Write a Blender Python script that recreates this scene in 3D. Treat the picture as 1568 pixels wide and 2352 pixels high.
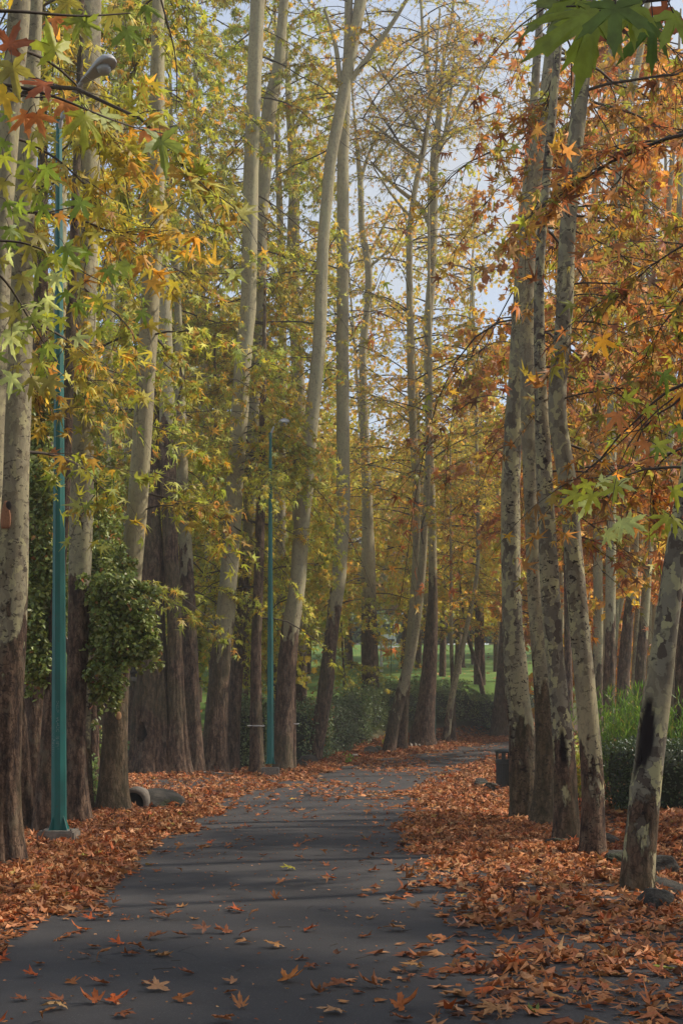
import bpy, bmesh, math, numpy as np
from mathutils import Vector
R = math.radians
S = bpy.context.scene
for o in list(bpy.data.objects): bpy.data.objects.remove(o)
C = S.collection

# ------------------------------------------------------------------ camera
CAMZ = 1.43; F = 3000.0; HZ = 1650.0; CX = 784.0      # photograph measured on a 1568 x 2352 grid
cam = bpy.data.cameras.new('camera'); co = bpy.data.objects.new('camera', cam); C.objects.link(co)
co.location = (0, 0, CAMZ); co.rotation_euler = (R(90), 0, 0)
cam.sensor_fit = 'VERTICAL'; cam.sensor_height = 36; cam.lens = 36 * F / 2352
cam.shift_y = (HZ - 1176) / 2352.0
cam.clip_start = 0.05; cam.clip_end = 4000
S.camera = co
S.render.resolution_x = 682; S.render.resolution_y = 1024

# ------------------------------------------------------------------ light
SUN_EL, SUN_AZ = R(44), R(76)                          # azimuth clockwise from +Y
W = bpy.data.worlds.new('World'); S.world = W; W.use_nodes = True
nt = W.node_tree; bg = nt.nodes['Background']
sky = nt.nodes.new('ShaderNodeTexSky'); sky.sky_type = 'NISHITA'; sky.sun_disc = False
sky.sun_elevation = SUN_EL; sky.sun_rotation = SUN_AZ; sky.altitude = 1500
sky.air_density = 1.2; sky.dust_density = 2.0
tc = nt.nodes.new('ShaderNodeTexCoord')
cn = nt.nodes.new('ShaderNodeTexNoise'); cn.inputs['Scale'].default_value = 3.2; cn.inputs['Detail'].default_value = 7
cm = nt.nodes.new('ShaderNodeMapping'); cm.inputs['Scale'].default_value = (.8, .8, 1.6); cm.inputs['Location'].default_value = (0.3, 0.1, 0.4)
nt.links.new(tc.outputs['Generated'], cm.inputs[0]); nt.links.new(cm.outputs[0], cn.inputs[0])
cr = nt.nodes.new('ShaderNodeMapRange'); cr.inputs[1].default_value = 0.32; cr.inputs[2].default_value = 0.70; cr.interpolation_type = 'SMOOTHSTEP'
nt.links.new(cn.outputs[0], cr.inputs[0])
mx = nt.nodes.new('ShaderNodeMix'); mx.data_type = 'RGBA'; mx.inputs[7].default_value = (2.9, 3.05, 3.25, 1)
nt.links.new(cr.outputs[0], mx.inputs[0]); nt.links.new(sky.outputs[0], mx.inputs[6]); nt.links.new(mx.outputs[2], bg.inputs[0])
bg.inputs[1].default_value = 0.15
sd = bpy.data.lights.new('sun', 'SUN'); sd.energy = 3.4; sd.angle = R(2.0); sd.color = (1.0, 0.90, 0.76)
so = bpy.data.objects.new('sun', sd); C.objects.link(so)
sdir = Vector((math.sin(SUN_AZ) * math.cos(SUN_EL), math.cos(SUN_AZ) * math.cos(SUN_EL), math.sin(SUN_EL)))
so.rotation_euler = sdir.to_track_quat('Z', 'Y').to_euler(); so.location = (40, 10, 40)
S.view_settings.view_transform = 'Standard'; S.view_settings.look = 'None'
S.view_settings.gamma = 1; S.view_settings.exposure = 0.66; S.view_settings.use_curve_mapping = False
S.cycles.max_bounces = 14; S.cycles.diffuse_bounces = 12; S.cycles.transmission_bounces = 12; S.cycles.glossy_bounces = 2
S.cycles.transparent_max_bounces = 4

rng = np.random.default_rng(7)
# ------------------------------------------------------------------ shape of the land
L_EDGE = np.array([(-20, -3.1), (12, -3.1), (20, -2.9), (26, -2.2), (32, -1.3), (38, -0.4), (46, 2.0), (52, 4.0), (60, 8), (66, 14), (70, 24), (74, 60)])
R_EDGE = np.array([(-20, 2.3), (10, 2.3), (18, 2.35), (24, 2.9), (30, 4.0), (36, 4.9), (44, 6.6), (52, 11), (58, 20), (62, 60)])
def ledge(y): return np.interp(y, L_EDGE[:, 0], L_EDGE[:, 1])
def redge(y): return np.interp(y, R_EDGE[:, 0], R_EDGE[:, 1])
def sm(a, b, x):
    t = np.clip((np.asarray(x, float) - a) / (b - a), 0, 1); return t * t * (3 - 2 * t)
def gz(y):
    y = np.asarray(y, float); return 0.02 * np.clip(y - 30, 0, 60) * sm(28, 36, y)
def terrain(x, y):
    x = np.asarray(x, float); y = np.asarray(y, float)
    z = gz(y)
    u = ledge(y) - x                                   # metres left of the path
    lawn = 0.1 * np.clip(y - 33, 0, 78) + 0.012 * np.clip(y - 111, 0, 400)
    z = z + (np.maximum(lawn - gz(y), 0) + 0.12 * sm(0.6, 2.5, u)) * sm(0.7, 3.2, u)
    v = x - redge(y)
    z = z - 0.42 * sm(0.35, 0.9, v) * (1 - sm(1.5, 2.3, v)) * (1 - sm(17, 22, y))
    z = z + 0.05 * np.sin(x * 1.7 + 1) * np.sin(y * 1.3) * sm(1.0, 2.0, np.maximum(u, v))
    return z
def P(px, py, d): return ((px - CX) / F * d, d, CAMZ - (py - HZ) / F * d)
def solve_d(px, py):
    ds = np.linspace(5, 140, 6000)
    zr = CAMZ - (py - HZ) / F * ds; zt = terrain((px - CX) / F * ds, ds)
    k = np.where(zr <= zt)[0]
    return float(ds[k[0]]) if len(k) else 60.0

# ------------------------------------------------------------------ materials
def mat(name):
    m = bpy.data.materials.new(name); m.use_nodes = True
    n = m.node_tree; return m, n, n.nodes['Principled BSDF']
def nd(n, t, **k):
    q = n.nodes.new(t)
    for a, b in k.items(): setattr(q, a, b)
    return q
def ramp(n, src, stops, interp='LINEAR'):
    r = nd(n, 'ShaderNodeValToRGB'); e = r.color_ramp; e.interpolation = interp
    while len(e.elements) < len(stops): e.elements.new(0.5)
    for el, (p, c) in zip(e.elements, stops): el.position = p; el.color = (*c, 1) if len(c) == 3 else c
    n.links.new(src, r.inputs[0]); return r.outputs[0]
def mixc(n, f, a, b, blend='MIX'):
    m = nd(n, 'ShaderNodeMix', data_type='RGBA', blend_type=blend)
    for i, v in ((0, f), (6, a), (7, b)):
        if hasattr(v, 'links'): n.links.new(v, m.inputs[i])
        else: m.inputs[i].default_value = v if i == 0 else (*v, 1)
    return m.outputs[2]
def mathn(n, op, a, b=0.0, clamp=False):
    m = nd(n, 'ShaderNodeMath', operation=op, use_clamp=clamp)
    for i, v in ((0, a), (1, b)):
        if hasattr(v, 'links'): n.links.new(v, m.inputs[i])
        else: m.inputs[i].default_value = v
    return m.outputs[0]
def noise(n, scale, detail=4, vec=None, rough=0.5, dist=0.0):
    q = nd(n, 'ShaderNodeTexNoise'); q.inputs['Scale'].default_value = scale; q.inputs['Detail'].default_value = detail
    q.inputs['Roughness'].default_value = rough; q.inputs['Distortion'].default_value = dist
    if vec is not None: n.links.new(vec, q.inputs['Vector'])
    return q.outputs[0]
def mapping(n, vec, scale=(1, 1, 1), loc=(0, 0, 0)):
    m = nd(n, 'ShaderNodeMapping'); m.inputs['Scale'].default_value = scale; m.inputs['Location'].default_value = loc
    n.links.new(vec, m.inputs[0]); return m.outputs[0]
def bump(n, h, s, d=0.02):
    b = nd(n, 'ShaderNodeBump'); b.inputs['Strength'].default_value = s; b.inputs['Distance'].default_value = d
    n.links.new(h, b.inputs['Height']); return b.outputs[0]
def attr(n, name):
    a = nd(n, 'ShaderNodeAttribute'); a.attribute_name = name; return a
def maprange(n, v, a, b):
    m = nd(n, 'ShaderNodeMapRange', interpolation_type='SMOOTHSTEP'); n.links.new(v, m.inputs[0])
    m.inputs[1].default_value = a; m.inputs[2].default_value = b; return m.outputs[0]

def bark_material():
    m, n, b = mat('plane_bark')
    pos = nd(n, 'ShaderNodeNewGeometry').outputs['Position']
    pv = mapping(n, pos, (1, 1, 0.45))
    wob = nd(n, 'ShaderNodeTexNoise'); wob.inputs['Scale'].default_value = 7; wob.inputs['Detail'].default_value = 3
    n.links.new(pos, wob.inputs['Vector'])
    vadd = nd(n, 'ShaderNodeVectorMath', operation='MULTIPLY_ADD'); n.links.new(wob.outputs['Color'], vadd.inputs[0])
    vadd.inputs[1].default_value = (0.22, 0.22, 0.22); n.links.new(pv, vadd.inputs[2])
    # pale upper bark
    pale = ramp(n, noise(n, 1.7, 5, pv, 0.6), [(0.3, (0.25, 0.21, 0.135)), (0.5, (0.38, 0.325, 0.19)), (0.7, (0.29, 0.255, 0.17))])
    pale = mixc(n, mathn(n, 'MULTIPLY', maprange(n, noise(n, 26, 6, mapping(n, pos, (1, 1, .35), (1, 4, 2)), .7), .48, .66), .5), pale, (0.11, 0.092, 0.065))
    pale = mixc(n, mathn(n, 'MULTIPLY', maprange(n, noise(n, 3.2, 4, mapping(n, pos, (1, 1, .5), (9, 4, 2)), .6), .52, .62), .45), pale, (0.32, 0.30, 0.17))
    vor = nd(n, 'ShaderNodeTexVoronoi'); vor.inputs['Scale'].default_value = 16; n.links.new(vadd.outputs[0], vor.inputs['Vector'])
    sp = nd(n, 'ShaderNodeSeparateColor'); n.links.new(vor.outputs['Color'], sp.inputs[0])
    patch = ramp(n, sp.outputs[0], [(0.0, (0.40, 0.37, 0.20)), (0.2, (0.27, 0.25, 0.16)), (0.42, (0.135, 0.116, 0.09)), (0.66, (0.21, 0.19, 0.14)), (0.86, (0.085, 0.066, 0.052))], 'CONSTANT')
    mot = attr(n, 'mot').outputs['Fac']
    big = noise(n, 1.3, 3, pv)
    mf = mathn(n, 'MULTIPLY', mot, maprange(n, big, 0.30, 0.46))
    col = mixc(n, mf, pale, patch)
    # brown scaly lower bark
    brown_n = noise(n, 16, 6, mapping(n, pos, (1, 1, 0.28)), 0.65)
    brown = ramp(n, brown_n, [(0.36, (0.035, 0.023, 0.018)), (0.5, (0.12, 0.073, 0.048)), (0.64, (0.24, 0.155, 0.10))])
    vp = nd(n, 'ShaderNodeTexVoronoi', feature='DISTANCE_TO_EDGE'); vp.inputs['Scale'].default_value = 13
    vpm = mapping(n, vadd.outputs[0], (1, 1, 1.0), (3, 7, 1)); n.links.new(vpm, vp.inputs['Vector'])
    plate = maprange(n, vp.outputs['Distance'], 0.02, 0.09)
    brown = mixc(n, mathn(n, 'MULTIPLY', mathn(n, 'SUBTRACT', 1.0, plate), .6), brown, (0.03, 0.019, 0.014))
    lich = maprange(n, noise(n, 7, 5, mapping(n, pos, (1, 1, 0.6), (3, 2, 1)), 0.6), 0.56, 0.66)
    brown = mixc(n, mathn(n, 'MULTIPLY', lich, 0.6), brown, (0.17, 0.135, 0.09))
    brown = mixc(n, mathn(n, 'MULTIPLY', maprange(n, noise(n, 0.9, 3, mapping(n, pos, (1, 1, .6), (8, 3, 6))), 0.5, 0.62), 0.35), brown, (0.10, 0.095, 0.045))
    bn = mathn(n, 'MULTIPLY', mathn(n, 'SUBTRACT', noise(n, 5.5, 5, mapping(n, pos, (1, 1, 0.35)), 0.6), 0.5), 5.0)
    bf = maprange(n, mathn(n, 'ADD', attr(n, 'brown').outputs['Fac'], bn), -0.12, 0.12)
    col = mixc(n, bf, col, brown)
    # dark flakes, scars
    fl = maprange(n, noise(n, 17, 5, mapping(n, pos, (1.0, 1.0, 1.5), (5, 1, 2)), 0.62, 0.5), 0.57, 0.60)
    zone = maprange(n, noise(n, 1.6, 3, mapping(n, pos, (1, 1, 0.5), (2, 8, 3))), 0.42, 0.55)
    col = mixc(n, mathn(n, 'MULTIPLY', fl, mathn(n, 'MULTIPLY', mathn(n, 'ADD', mathn(n, 'MULTIPLY', mot, 0.9), 0.2), mathn(n, 'ADD', zone, 0.15), True), True), col, (0.03, 0.02, 0.017))
    col = mixc(n, attr(n, 'scar').outputs['Fac'], col, (0.016, 0.011, 0.010))
    n.links.new(col, b.inputs['Base Color']); b.inputs['Roughness'].default_value = 0.88
    b.inputs['Specular IOR Level'].default_value = 0.2
    hgt = mathn(n, 'ADD', mathn(n, 'MULTIPLY', brown_n, mathn(n, 'ADD', mathn(n, 'MULTIPLY', bf, 1.0), 0.18)), mathn(n, 'MULTIPLY', sp.outputs[0], mathn(n, 'MULTIPLY', mf, 0.12)))
    n.links.new(bump(n, hgt, 1.0, 0.05), b.inputs['Normal'])
    return m
BARK = bark_material()
m, n, b = mat('twig_bark'); TWIG = m
n.links.new(ramp(n, noise(n, 9), [(0.3, (0.035, 0.025, 0.018)), (0.7, (0.10, 0.075, 0.05))]), b.inputs['Base Color']); b.inputs['Roughness'].default_value = 0.9

def leaf_material(name, trans=0.55, gloss=0.06, rough=0.5, gain=1.0):
    m = bpy.data.materials.new(name); m.use_nodes = True; n = m.node_tree; n.nodes.clear()
    out = nd(n, 'ShaderNodeOutputMaterial'); a = attr(n, 'col')
    pos = nd(n, 'ShaderNodeNewGeometry').outputs['Position']
    v = ramp(n, noise(n, 22, 4, pos, 0.6), [(0.3, (0.72 * gain, 0.66 * gain, 0.6 * gain)), (0.7, (1.2 * gain, 1.2 * gain, 1.15 * gain))])
    c = mixc(n, 1.0, a.outputs['Color'], v, 'MULTIPLY')
    d = nd(n, 'ShaderNodeBsdfDiffuse'); t = nd(n, 'ShaderNodeBsdfTranslucent'); g = nd(n, 'ShaderNodeBsdfGlossy')
    g.inputs['Roughness'].default_value = rough; g.inputs['Color'].default_value = (0.75, 0.78, 0.8, 1)
    n.links.new(c, d.inputs[0]); n.links.new(c, t.inputs[0])
    m1 = nd(n, 'ShaderNodeMixShader'); m1.inputs[0].default_value = trans; n.links.new(d.outputs[0], m1.inputs[1]); n.links.new(t.outputs[0], m1.inputs[2])
    m2 = nd(n, 'ShaderNodeMixShader'); m2.inputs[0].default_value = gloss; n.links.new(m1.outputs[0], m2.inputs[1]); n.links.new(g.outputs[0], m2.inputs[2])
    n.links.new(m2.outputs[0], out.inputs[0]); return m
LEAF = leaf_material('plane_leaf', gloss=.03, gain=2.3); DRY = leaf_material('dry_leaf', 0.18, 0.03, 0.6, 1.05); GLOSSY = leaf_material('evergreen_leaf', 0.3, 0.06, 0.45, 1.5)

# ------------------------------------------------------------------ mesh helpers
def link(o, parent=None):
    C.objects.link(o)
    if parent is not None:
        o.parent = parent; o.location = o.location - Vector(parent.location) if False else o.location
    return o
def mesh_np(name, V, polys_flat, starts, mats, parent=None, matidx=None, smooth=False, attrs=None, cols=None, origin=None):
    V = np.asarray(V, float)
    if origin is not None: V = V - np.asarray(origin)
    me = bpy.data.meshes.new(name)
    me.vertices.add(len(V)); me.vertices.foreach_set('co', V.astype(np.float32).ravel())
    me.loops.add(len(polys_flat)); me.loops.foreach_set('vertex_index', np.asarray(polys_flat, np.int32))
    me.polygons.add(len(starts)); me.polygons.foreach_set('loop_start', np.asarray(starts, np.int32))
    if matidx is not None: me.polygons.foreach_set('material_index', np.asarray(matidx, np.int32))
    for m_ in mats: me.materials.append(m_)
    me.update(calc_edges=True)
    if smooth: me.polygons.foreach_set('use_smooth', np.ones(len(starts), bool))
    for k, a in (attrs or {}).items():
        at = me.attributes.new(k, 'FLOAT', 'POINT'); at.data.foreach_set('value', np.asarray(a, np.float32))
    if cols is not None:
        at = me.attributes.new('col', 'FLOAT_COLOR', 'POINT')
        at.data.foreach_set('color', np.concatenate([cols, np.ones((len(cols), 1))], 1).astype(np.float32).ravel())
    o = bpy.data.objects.new(name, me); C.objects.link(o)
    if parent is not None: o.parent = parent
    return o
def tag(o, label=None, cat=None, group=None, kind=None):
    if label: o['label'] = label
    if cat: o['category'] = cat
    if group: o['group'] = group
    if kind: o['kind'] = kind
    return o
def empty(name, loc, rz=0):
    o = bpy.data.objects.new(name, None); C.objects.link(o); o.location = loc; o.rotation_euler = (0, 0, rz)
    o.empty_display_size = 0.2; return o
def bm_obj(name, bm, m_, parent=None, smooth=False):
    me = bpy.data.meshes.new(name); bm.to_mesh(me); bm.free(); me.materials.append(m_)
    if smooth:
        for p in me.polygons: p.use_smooth = True
    o = bpy.data.objects.new(name, me); C.objects.link(o)
    if parent is not None: o.parent = parent
    return o

def resample(pts, step):
    pts = np.asarray(pts, float); seg = np.r_[0, np.cumsum(np.linalg.norm(np.diff(pts[:, :3], axis=0), axis=1))]
    t = np.arange(0, seg[-1] + step, step); t[-1] = min(t[-1], seg[-1]); out = np.stack([np.interp(t, seg, pts[:, k]) for k in range(pts.shape[1])], 1)
    for _ in range(10):
        q = out.copy(); q[1:-1] = (out[:-2] + 2 * out[1:-1] + out[2:]) / 4; out = q
    return out
def loft(path, nseg, seed, rough=0.03, flute=0.0, flute_h=1.5, scars=(), z0=0):
    """path rows: x y z r -> verts, flat quads, starts, extra (angle, z)"""
    g = np.random.default_rng(seed); n = len(path); th = np.linspace(0, 2 * np.pi, nseg, endpoint=False)
    T = np.gradient(path[:, :3], axis=0); T /= np.linalg.norm(T, axis=1)[:, None] + 1e-9
    ref = np.array([0, 1.0, 0]) if abs(T[0][1]) < 0.8 else np.array([1.0, 0, 0])
    U = np.cross(ref, T); U /= np.linalg.norm(U, axis=1)[:, None]; Wv = np.cross(T, U)      # U ~ +x, W ~ +y
    s = np.r_[0, np.cumsum(np.linalg.norm(np.diff(path[:, :3], axis=0), axis=1))]
    A, Z = np.meshgrid(th, s); f = np.ones_like(A)
    for k in range(6):
        kk = g.integers(1, 6); f += rough * (0.9 / (1 + 0.2 * kk)) * np.sin(kk * A + g.uniform(0, 6.28) + np.sin(Z * g.uniform(0.4, 1.6) + g.uniform(0, 6)) * 1.3 + Z * g.uniform(-0.4, 0.4))
    for k in range(4):
        f += rough * 0.5 * np.sin(Z * g.uniform(2, 7) + g.uniform(0, 6)) * np.sin(A * g.integers(1, 4) + g.uniform(0, 6))
    if flute > 0:
        ph = g.uniform(0, 6.28, 3); w = np.exp(-(Z / flute_h) ** 1.5)
        f += flute * w * (1.1 * np.abs(np.sin(3.5 * A + ph[0] + 0.35 * np.sin(Z * 2) + .2 * Z)) ** .45 - 0.8 + 0.3 * np.abs(np.sin(6.5 * A + ph[1] + 0.5 * np.sin(Z * 1.5))) ** .6 + 0.12 * np.sin(9 * A + ph[2] + np.sin(Z)))
    sc = np.zeros_like(A)
    for (zc, hz, ac, ha, dep) in scars:
        da = (A - ac + np.pi) % (2 * np.pi) - np.pi
        # slanting teardrop
        q = ((Z - zc - 0.25 * da * hz) / hz) ** 2 + (da / (ha * (1.0 - 0.35 * (Z - zc) / hz))) ** 2
        ins = sm(1.0, 0.75, q) if False else 1 - sm(0.72, 1.0, q)
        f -= dep * ins; f += 0.10 * np.exp(-((q - 1.25) / 0.35) ** 2); sc = np.maximum(sc, ins)
    rr = path[:, 3][:, None] * f
    V = path[:, None, :3] + rr[..., None] * (np.cos(A)[..., None] * U[:, None] + np.sin(A)[..., None] * Wv[:, None])
    i = np.arange(n - 1)[:, None] * nseg; j = np.arange(nseg)[None]; j2 = (j + 1) % nseg
    q = np.stack([i + j, i + j2, i + nseg + j2, i + nseg + j], -1).reshape(-1, 4)
    return V.reshape(-1, 3), q, sc.ravel(), Z.ravel()
def tubes(PL, RD, sides=4):
    """PL (N,K,3) RD (N,K)"""
    N, K, _ = PL.shape
    T = np.gradient(PL, axis=1); T /= np.linalg.norm(T, axis=2)[..., None] + 1e-9
    ref = np.where(np.abs(T[..., 2:3]) > 0.9, np.array([1.0, 0, 0]), np.array([0, 0, 1.0]))
    U = np.cross(ref, T); U /= np.linalg.norm(U, axis=2)[..., None] + 1e-9; Wv = np.cross(T, U)
    th = np.linspace(0, 2 * np.pi, sides, endpoint=False)
    V = PL[:, :, None] + RD[:, :, None, None] * (np.cos(th)[None, None, :, None] * U[:, :, None] + np.sin(th)[None, None, :, None] * Wv[:, :, None])
    base = (np.arange(N) * K * sides)[:, None, None]; i = (np.arange(K - 1) * sides)[None, :, None]; j = np.arange(sides)[None, None]; j2 = (j + 1) % sides
    q = np.stack([base + i + j, base + i + j2, base + i + sides + j2, base + i + sides + j], -1).reshape(-1, 4)
    return V.reshape(-1, 3), q

# ------------------------------------------------------------------ leaves
def leaf_outline(detail):
    pts = []
    lobes = [(-108, .62), (-52, .9), (0, 1.0), (52, .9), (108, .62)]; sinus = [(-80, .25), (-26, .29), (26, .29), (80, .25)]
    pts.append((180, .10)); pts.append((-150, .24))
    for k, (a, r) in enumerate(lobes):
        if detail:
            pts += [(a - 13, r * .56), (a - 12, r * .72), (a - 6, r * .74), (a, r), (a + 6, r * .74), (a + 12, r * .72), (a + 13, r * .56)]
        else: pts += [(a, r)]
        if k < 4: pts.append(sinus[k])
    pts.append((150, .24))
    out = np.array([(r * math.sin(R(a)), r * math.cos(R(a)) + 0.05) for a, r in pts]); return out
def leaf_template(lod):
    if lod == 0:
        o = np.array([(0, -.05), (-.75, -.1), (-.3, .18), (-.62, .62), (0, 1.0), (.62, .62), (.3, .18), (.75, -.1)]); o = o[[0, 1, 2, 3, 4, 5, 6, 7]]
        v = np.concatenate([[(0, .25)], o]); n = len(o); f = [(0, 1 + k, 1 + (k + 1) % n) for k in range(n)]; return v, np.array(f)
    if lod == 9:                                         # simple pointed oval (evergreen)
        o = np.array([(0, 0), (-.3, .3), (-.3, .62), (0, 1.05), (.3, .62), (.3, .3)]); v = np.concatenate([[(0, .45)], o]); n = len(o)
        return v, np.array([(0, 1 + k, 1 + (k + 1) % n) for k in range(n)])
    if lod == 8:                                         # slim blade
        v = np.array([(0, 0), (-.06, .4), (0, 1.), (.06, .4)]); return v, np.array([(0, 1, 2), (0, 2, 3)])
    o = leaf_outline(lod == 2); n = len(o); c = np.array([(0, .12)])
    if lod == 1: return np.concatenate([c, o]), np.array([(0, 1 + k, 1 + (k + 1) % n) for k in range(n)])
    mid = c + (o - c) * 0.5
    v = np.concatenate([c, mid, o]); f = [(0, 1 + k, 1 + (k + 1) % n) for k in range(n)]
    for k in range(n):
        k2 = (k + 1) % n; f += [(1 + k, 1 + n + k, 1 + n + k2), (1 + k, 1 + n + k2, 1 + k2)]
    return v, np.array(f)
TPL = {k: leaf_template(k) for k in (0, 1, 2, 8, 9)}
def leaves(lod, pos, ydir, nrm, size, col, curl=0.48, fold=0.45, g=None):
    g = g or rng; v, f = TPL[lod]; N = len(pos)
    Y = ydir / (np.linalg.norm(ydir, axis=1)[:, None] + 1e-9); X = np.cross(Y, nrm); X /= np.linalg.norm(X, axis=1)[:, None] + 1e-9; Z = np.cross(X, Y)
    a = g.normal(-curl, curl * 0.6, N)[:, None]; b_ = g.normal(fold * 0.3, fold, N)[:, None]; c_ = g.normal(0, curl * 0.6, N)[:, None]
    x = v[:, 0][None]; y = v[:, 1][None]; r2 = x * x + y * y
    z = a * r2 + b_ * np.abs(x) + c_ * x * y
    if curl > .5: z = z + g.normal(0, .13, (N, 1)) * np.sin(x * 7 + a * 9) + .09 * g.normal(0, 1, (N, len(v)))
    wx = 1 - np.clip(np.abs(b_), 0, 1) * 0.3
    Vv = pos[:, None] + size[:, None, None] * ((x * wx)[..., None] * X[:, None] + (y - 0 * z)[..., None] * Y[:, None] + z[..., None] * Z[:, None])
    Fv = (np.arange(N) * len(v))[:, None, None] + f[None]
    cc = np.repeat(col, len(v), axis=0)
    return Vv.reshape(-1, 3), Fv.reshape(-1, 3), cc
def palette(g, N, spec):
    """spec: list of (weight, rgb)"""
    w = np.array([s[0] for s in spec], float); w /= w.sum(); c = np.array([s[1] for s in spec])
    k = g.choice(len(spec), N, p=w); k2 = g.choice(len(spec), N, p=w); t = g.uniform(0, 0.35, N)[:, None]
    out = c[k] * (1 - t) + c[k2] * t
    out = out * 0.95 + out.mean(1, keepdims=True) * 0.05 * np.array([1.0, .9, .55])
    return np.clip(out * g.uniform(0.75, 1.25, N)[:, None] * g.normal(1, 0.05, (N, 3)), 0.003, 0.8)
GREEN = (0.12, 0.165, 0.018); YGREEN = (0.235, 0.245, 0.022); OLIVE = (0.19, 0.165, 0.028); YELLOW = (0.40, 0.27, 0.022); GOLD = (0.42, 0.20, 0.018)
ORANGE = (0.33, 0.12, 0.03); RUST = (0.19, 0.058, 0.022); DARK = (0.075, 0.03, 0.016); PALE = (0.30, 0.33, 0.11); TAN = (0.45, 0.24, 0.12)
PAL_L = [(5, GREEN), (7, YGREEN), (3, OLIVE), (2.2, GOLD), (.9, ORANGE), (2.2, PALE), (1.5, YELLOW), (.3, RUST)]
PAL_LY = [(2, GREEN), (5, YGREEN), (3, OLIVE), (4, GOLD), (2, ORANGE), (3, YELLOW), (1, PALE)]
PAL_R = [(5.5, RUST), (3.2, ORANGE), (3.4, DARK), (2.2, GOLD), (3, YGREEN), (2.4, GREEN), (1.2, TAN), (1.5, OLIVE)]
PAL_RB = [(4, ORANGE), (4.5, GOLD), (2.5, OLIVE), (2, TAN), (3, YELLOW), (2, RUST), (1.5, YGREEN)]
PAL_C = [(2, GOLD), (3, YELLOW), (3, OLIVE), (5, YGREEN), (1, ORANGE), (1, TAN)]
PAL_LOW = [(4, (.34, .33, .035)), (3, YGREEN), (2, YELLOW), (1.5, PALE), (1, GREEN), (.6, GOLD)]  # low boughs: leaf colours lightened in place of missing sunlight
PAL_G = [(4, YGREEN), (3, GREEN), (2, OLIVE), (2, YELLOW), (1, PALE)]

def cat_mesh(name, groups, mats, parent=None, smooth=False, origin=None):
    """groups: list of (V, F, matindex, col or None)"""
    Vs, flat, starts, mi, cs = [], [], [], [], []; vo = 0; lo = 0
    for V, Fc, k, col in groups:
        if len(V) == 0: continue
        Vs.append(V); flat.append((Fc + vo).ravel()); w = Fc.shape[1]; starts.append(lo + np.arange(len(Fc)) * w); mi.append(np.full(len(Fc), k))
        cs.append(col if col is not None else np.full((len(V), 3), 0.1)); vo += len(V); lo += Fc.size
    return mesh_np(name, np.concatenate(Vs), np.concatenate(flat), np.concatenate(starts), mats, parent, np.concatenate(mi), smooth, None, np.concatenate(cs), origin)

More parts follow.
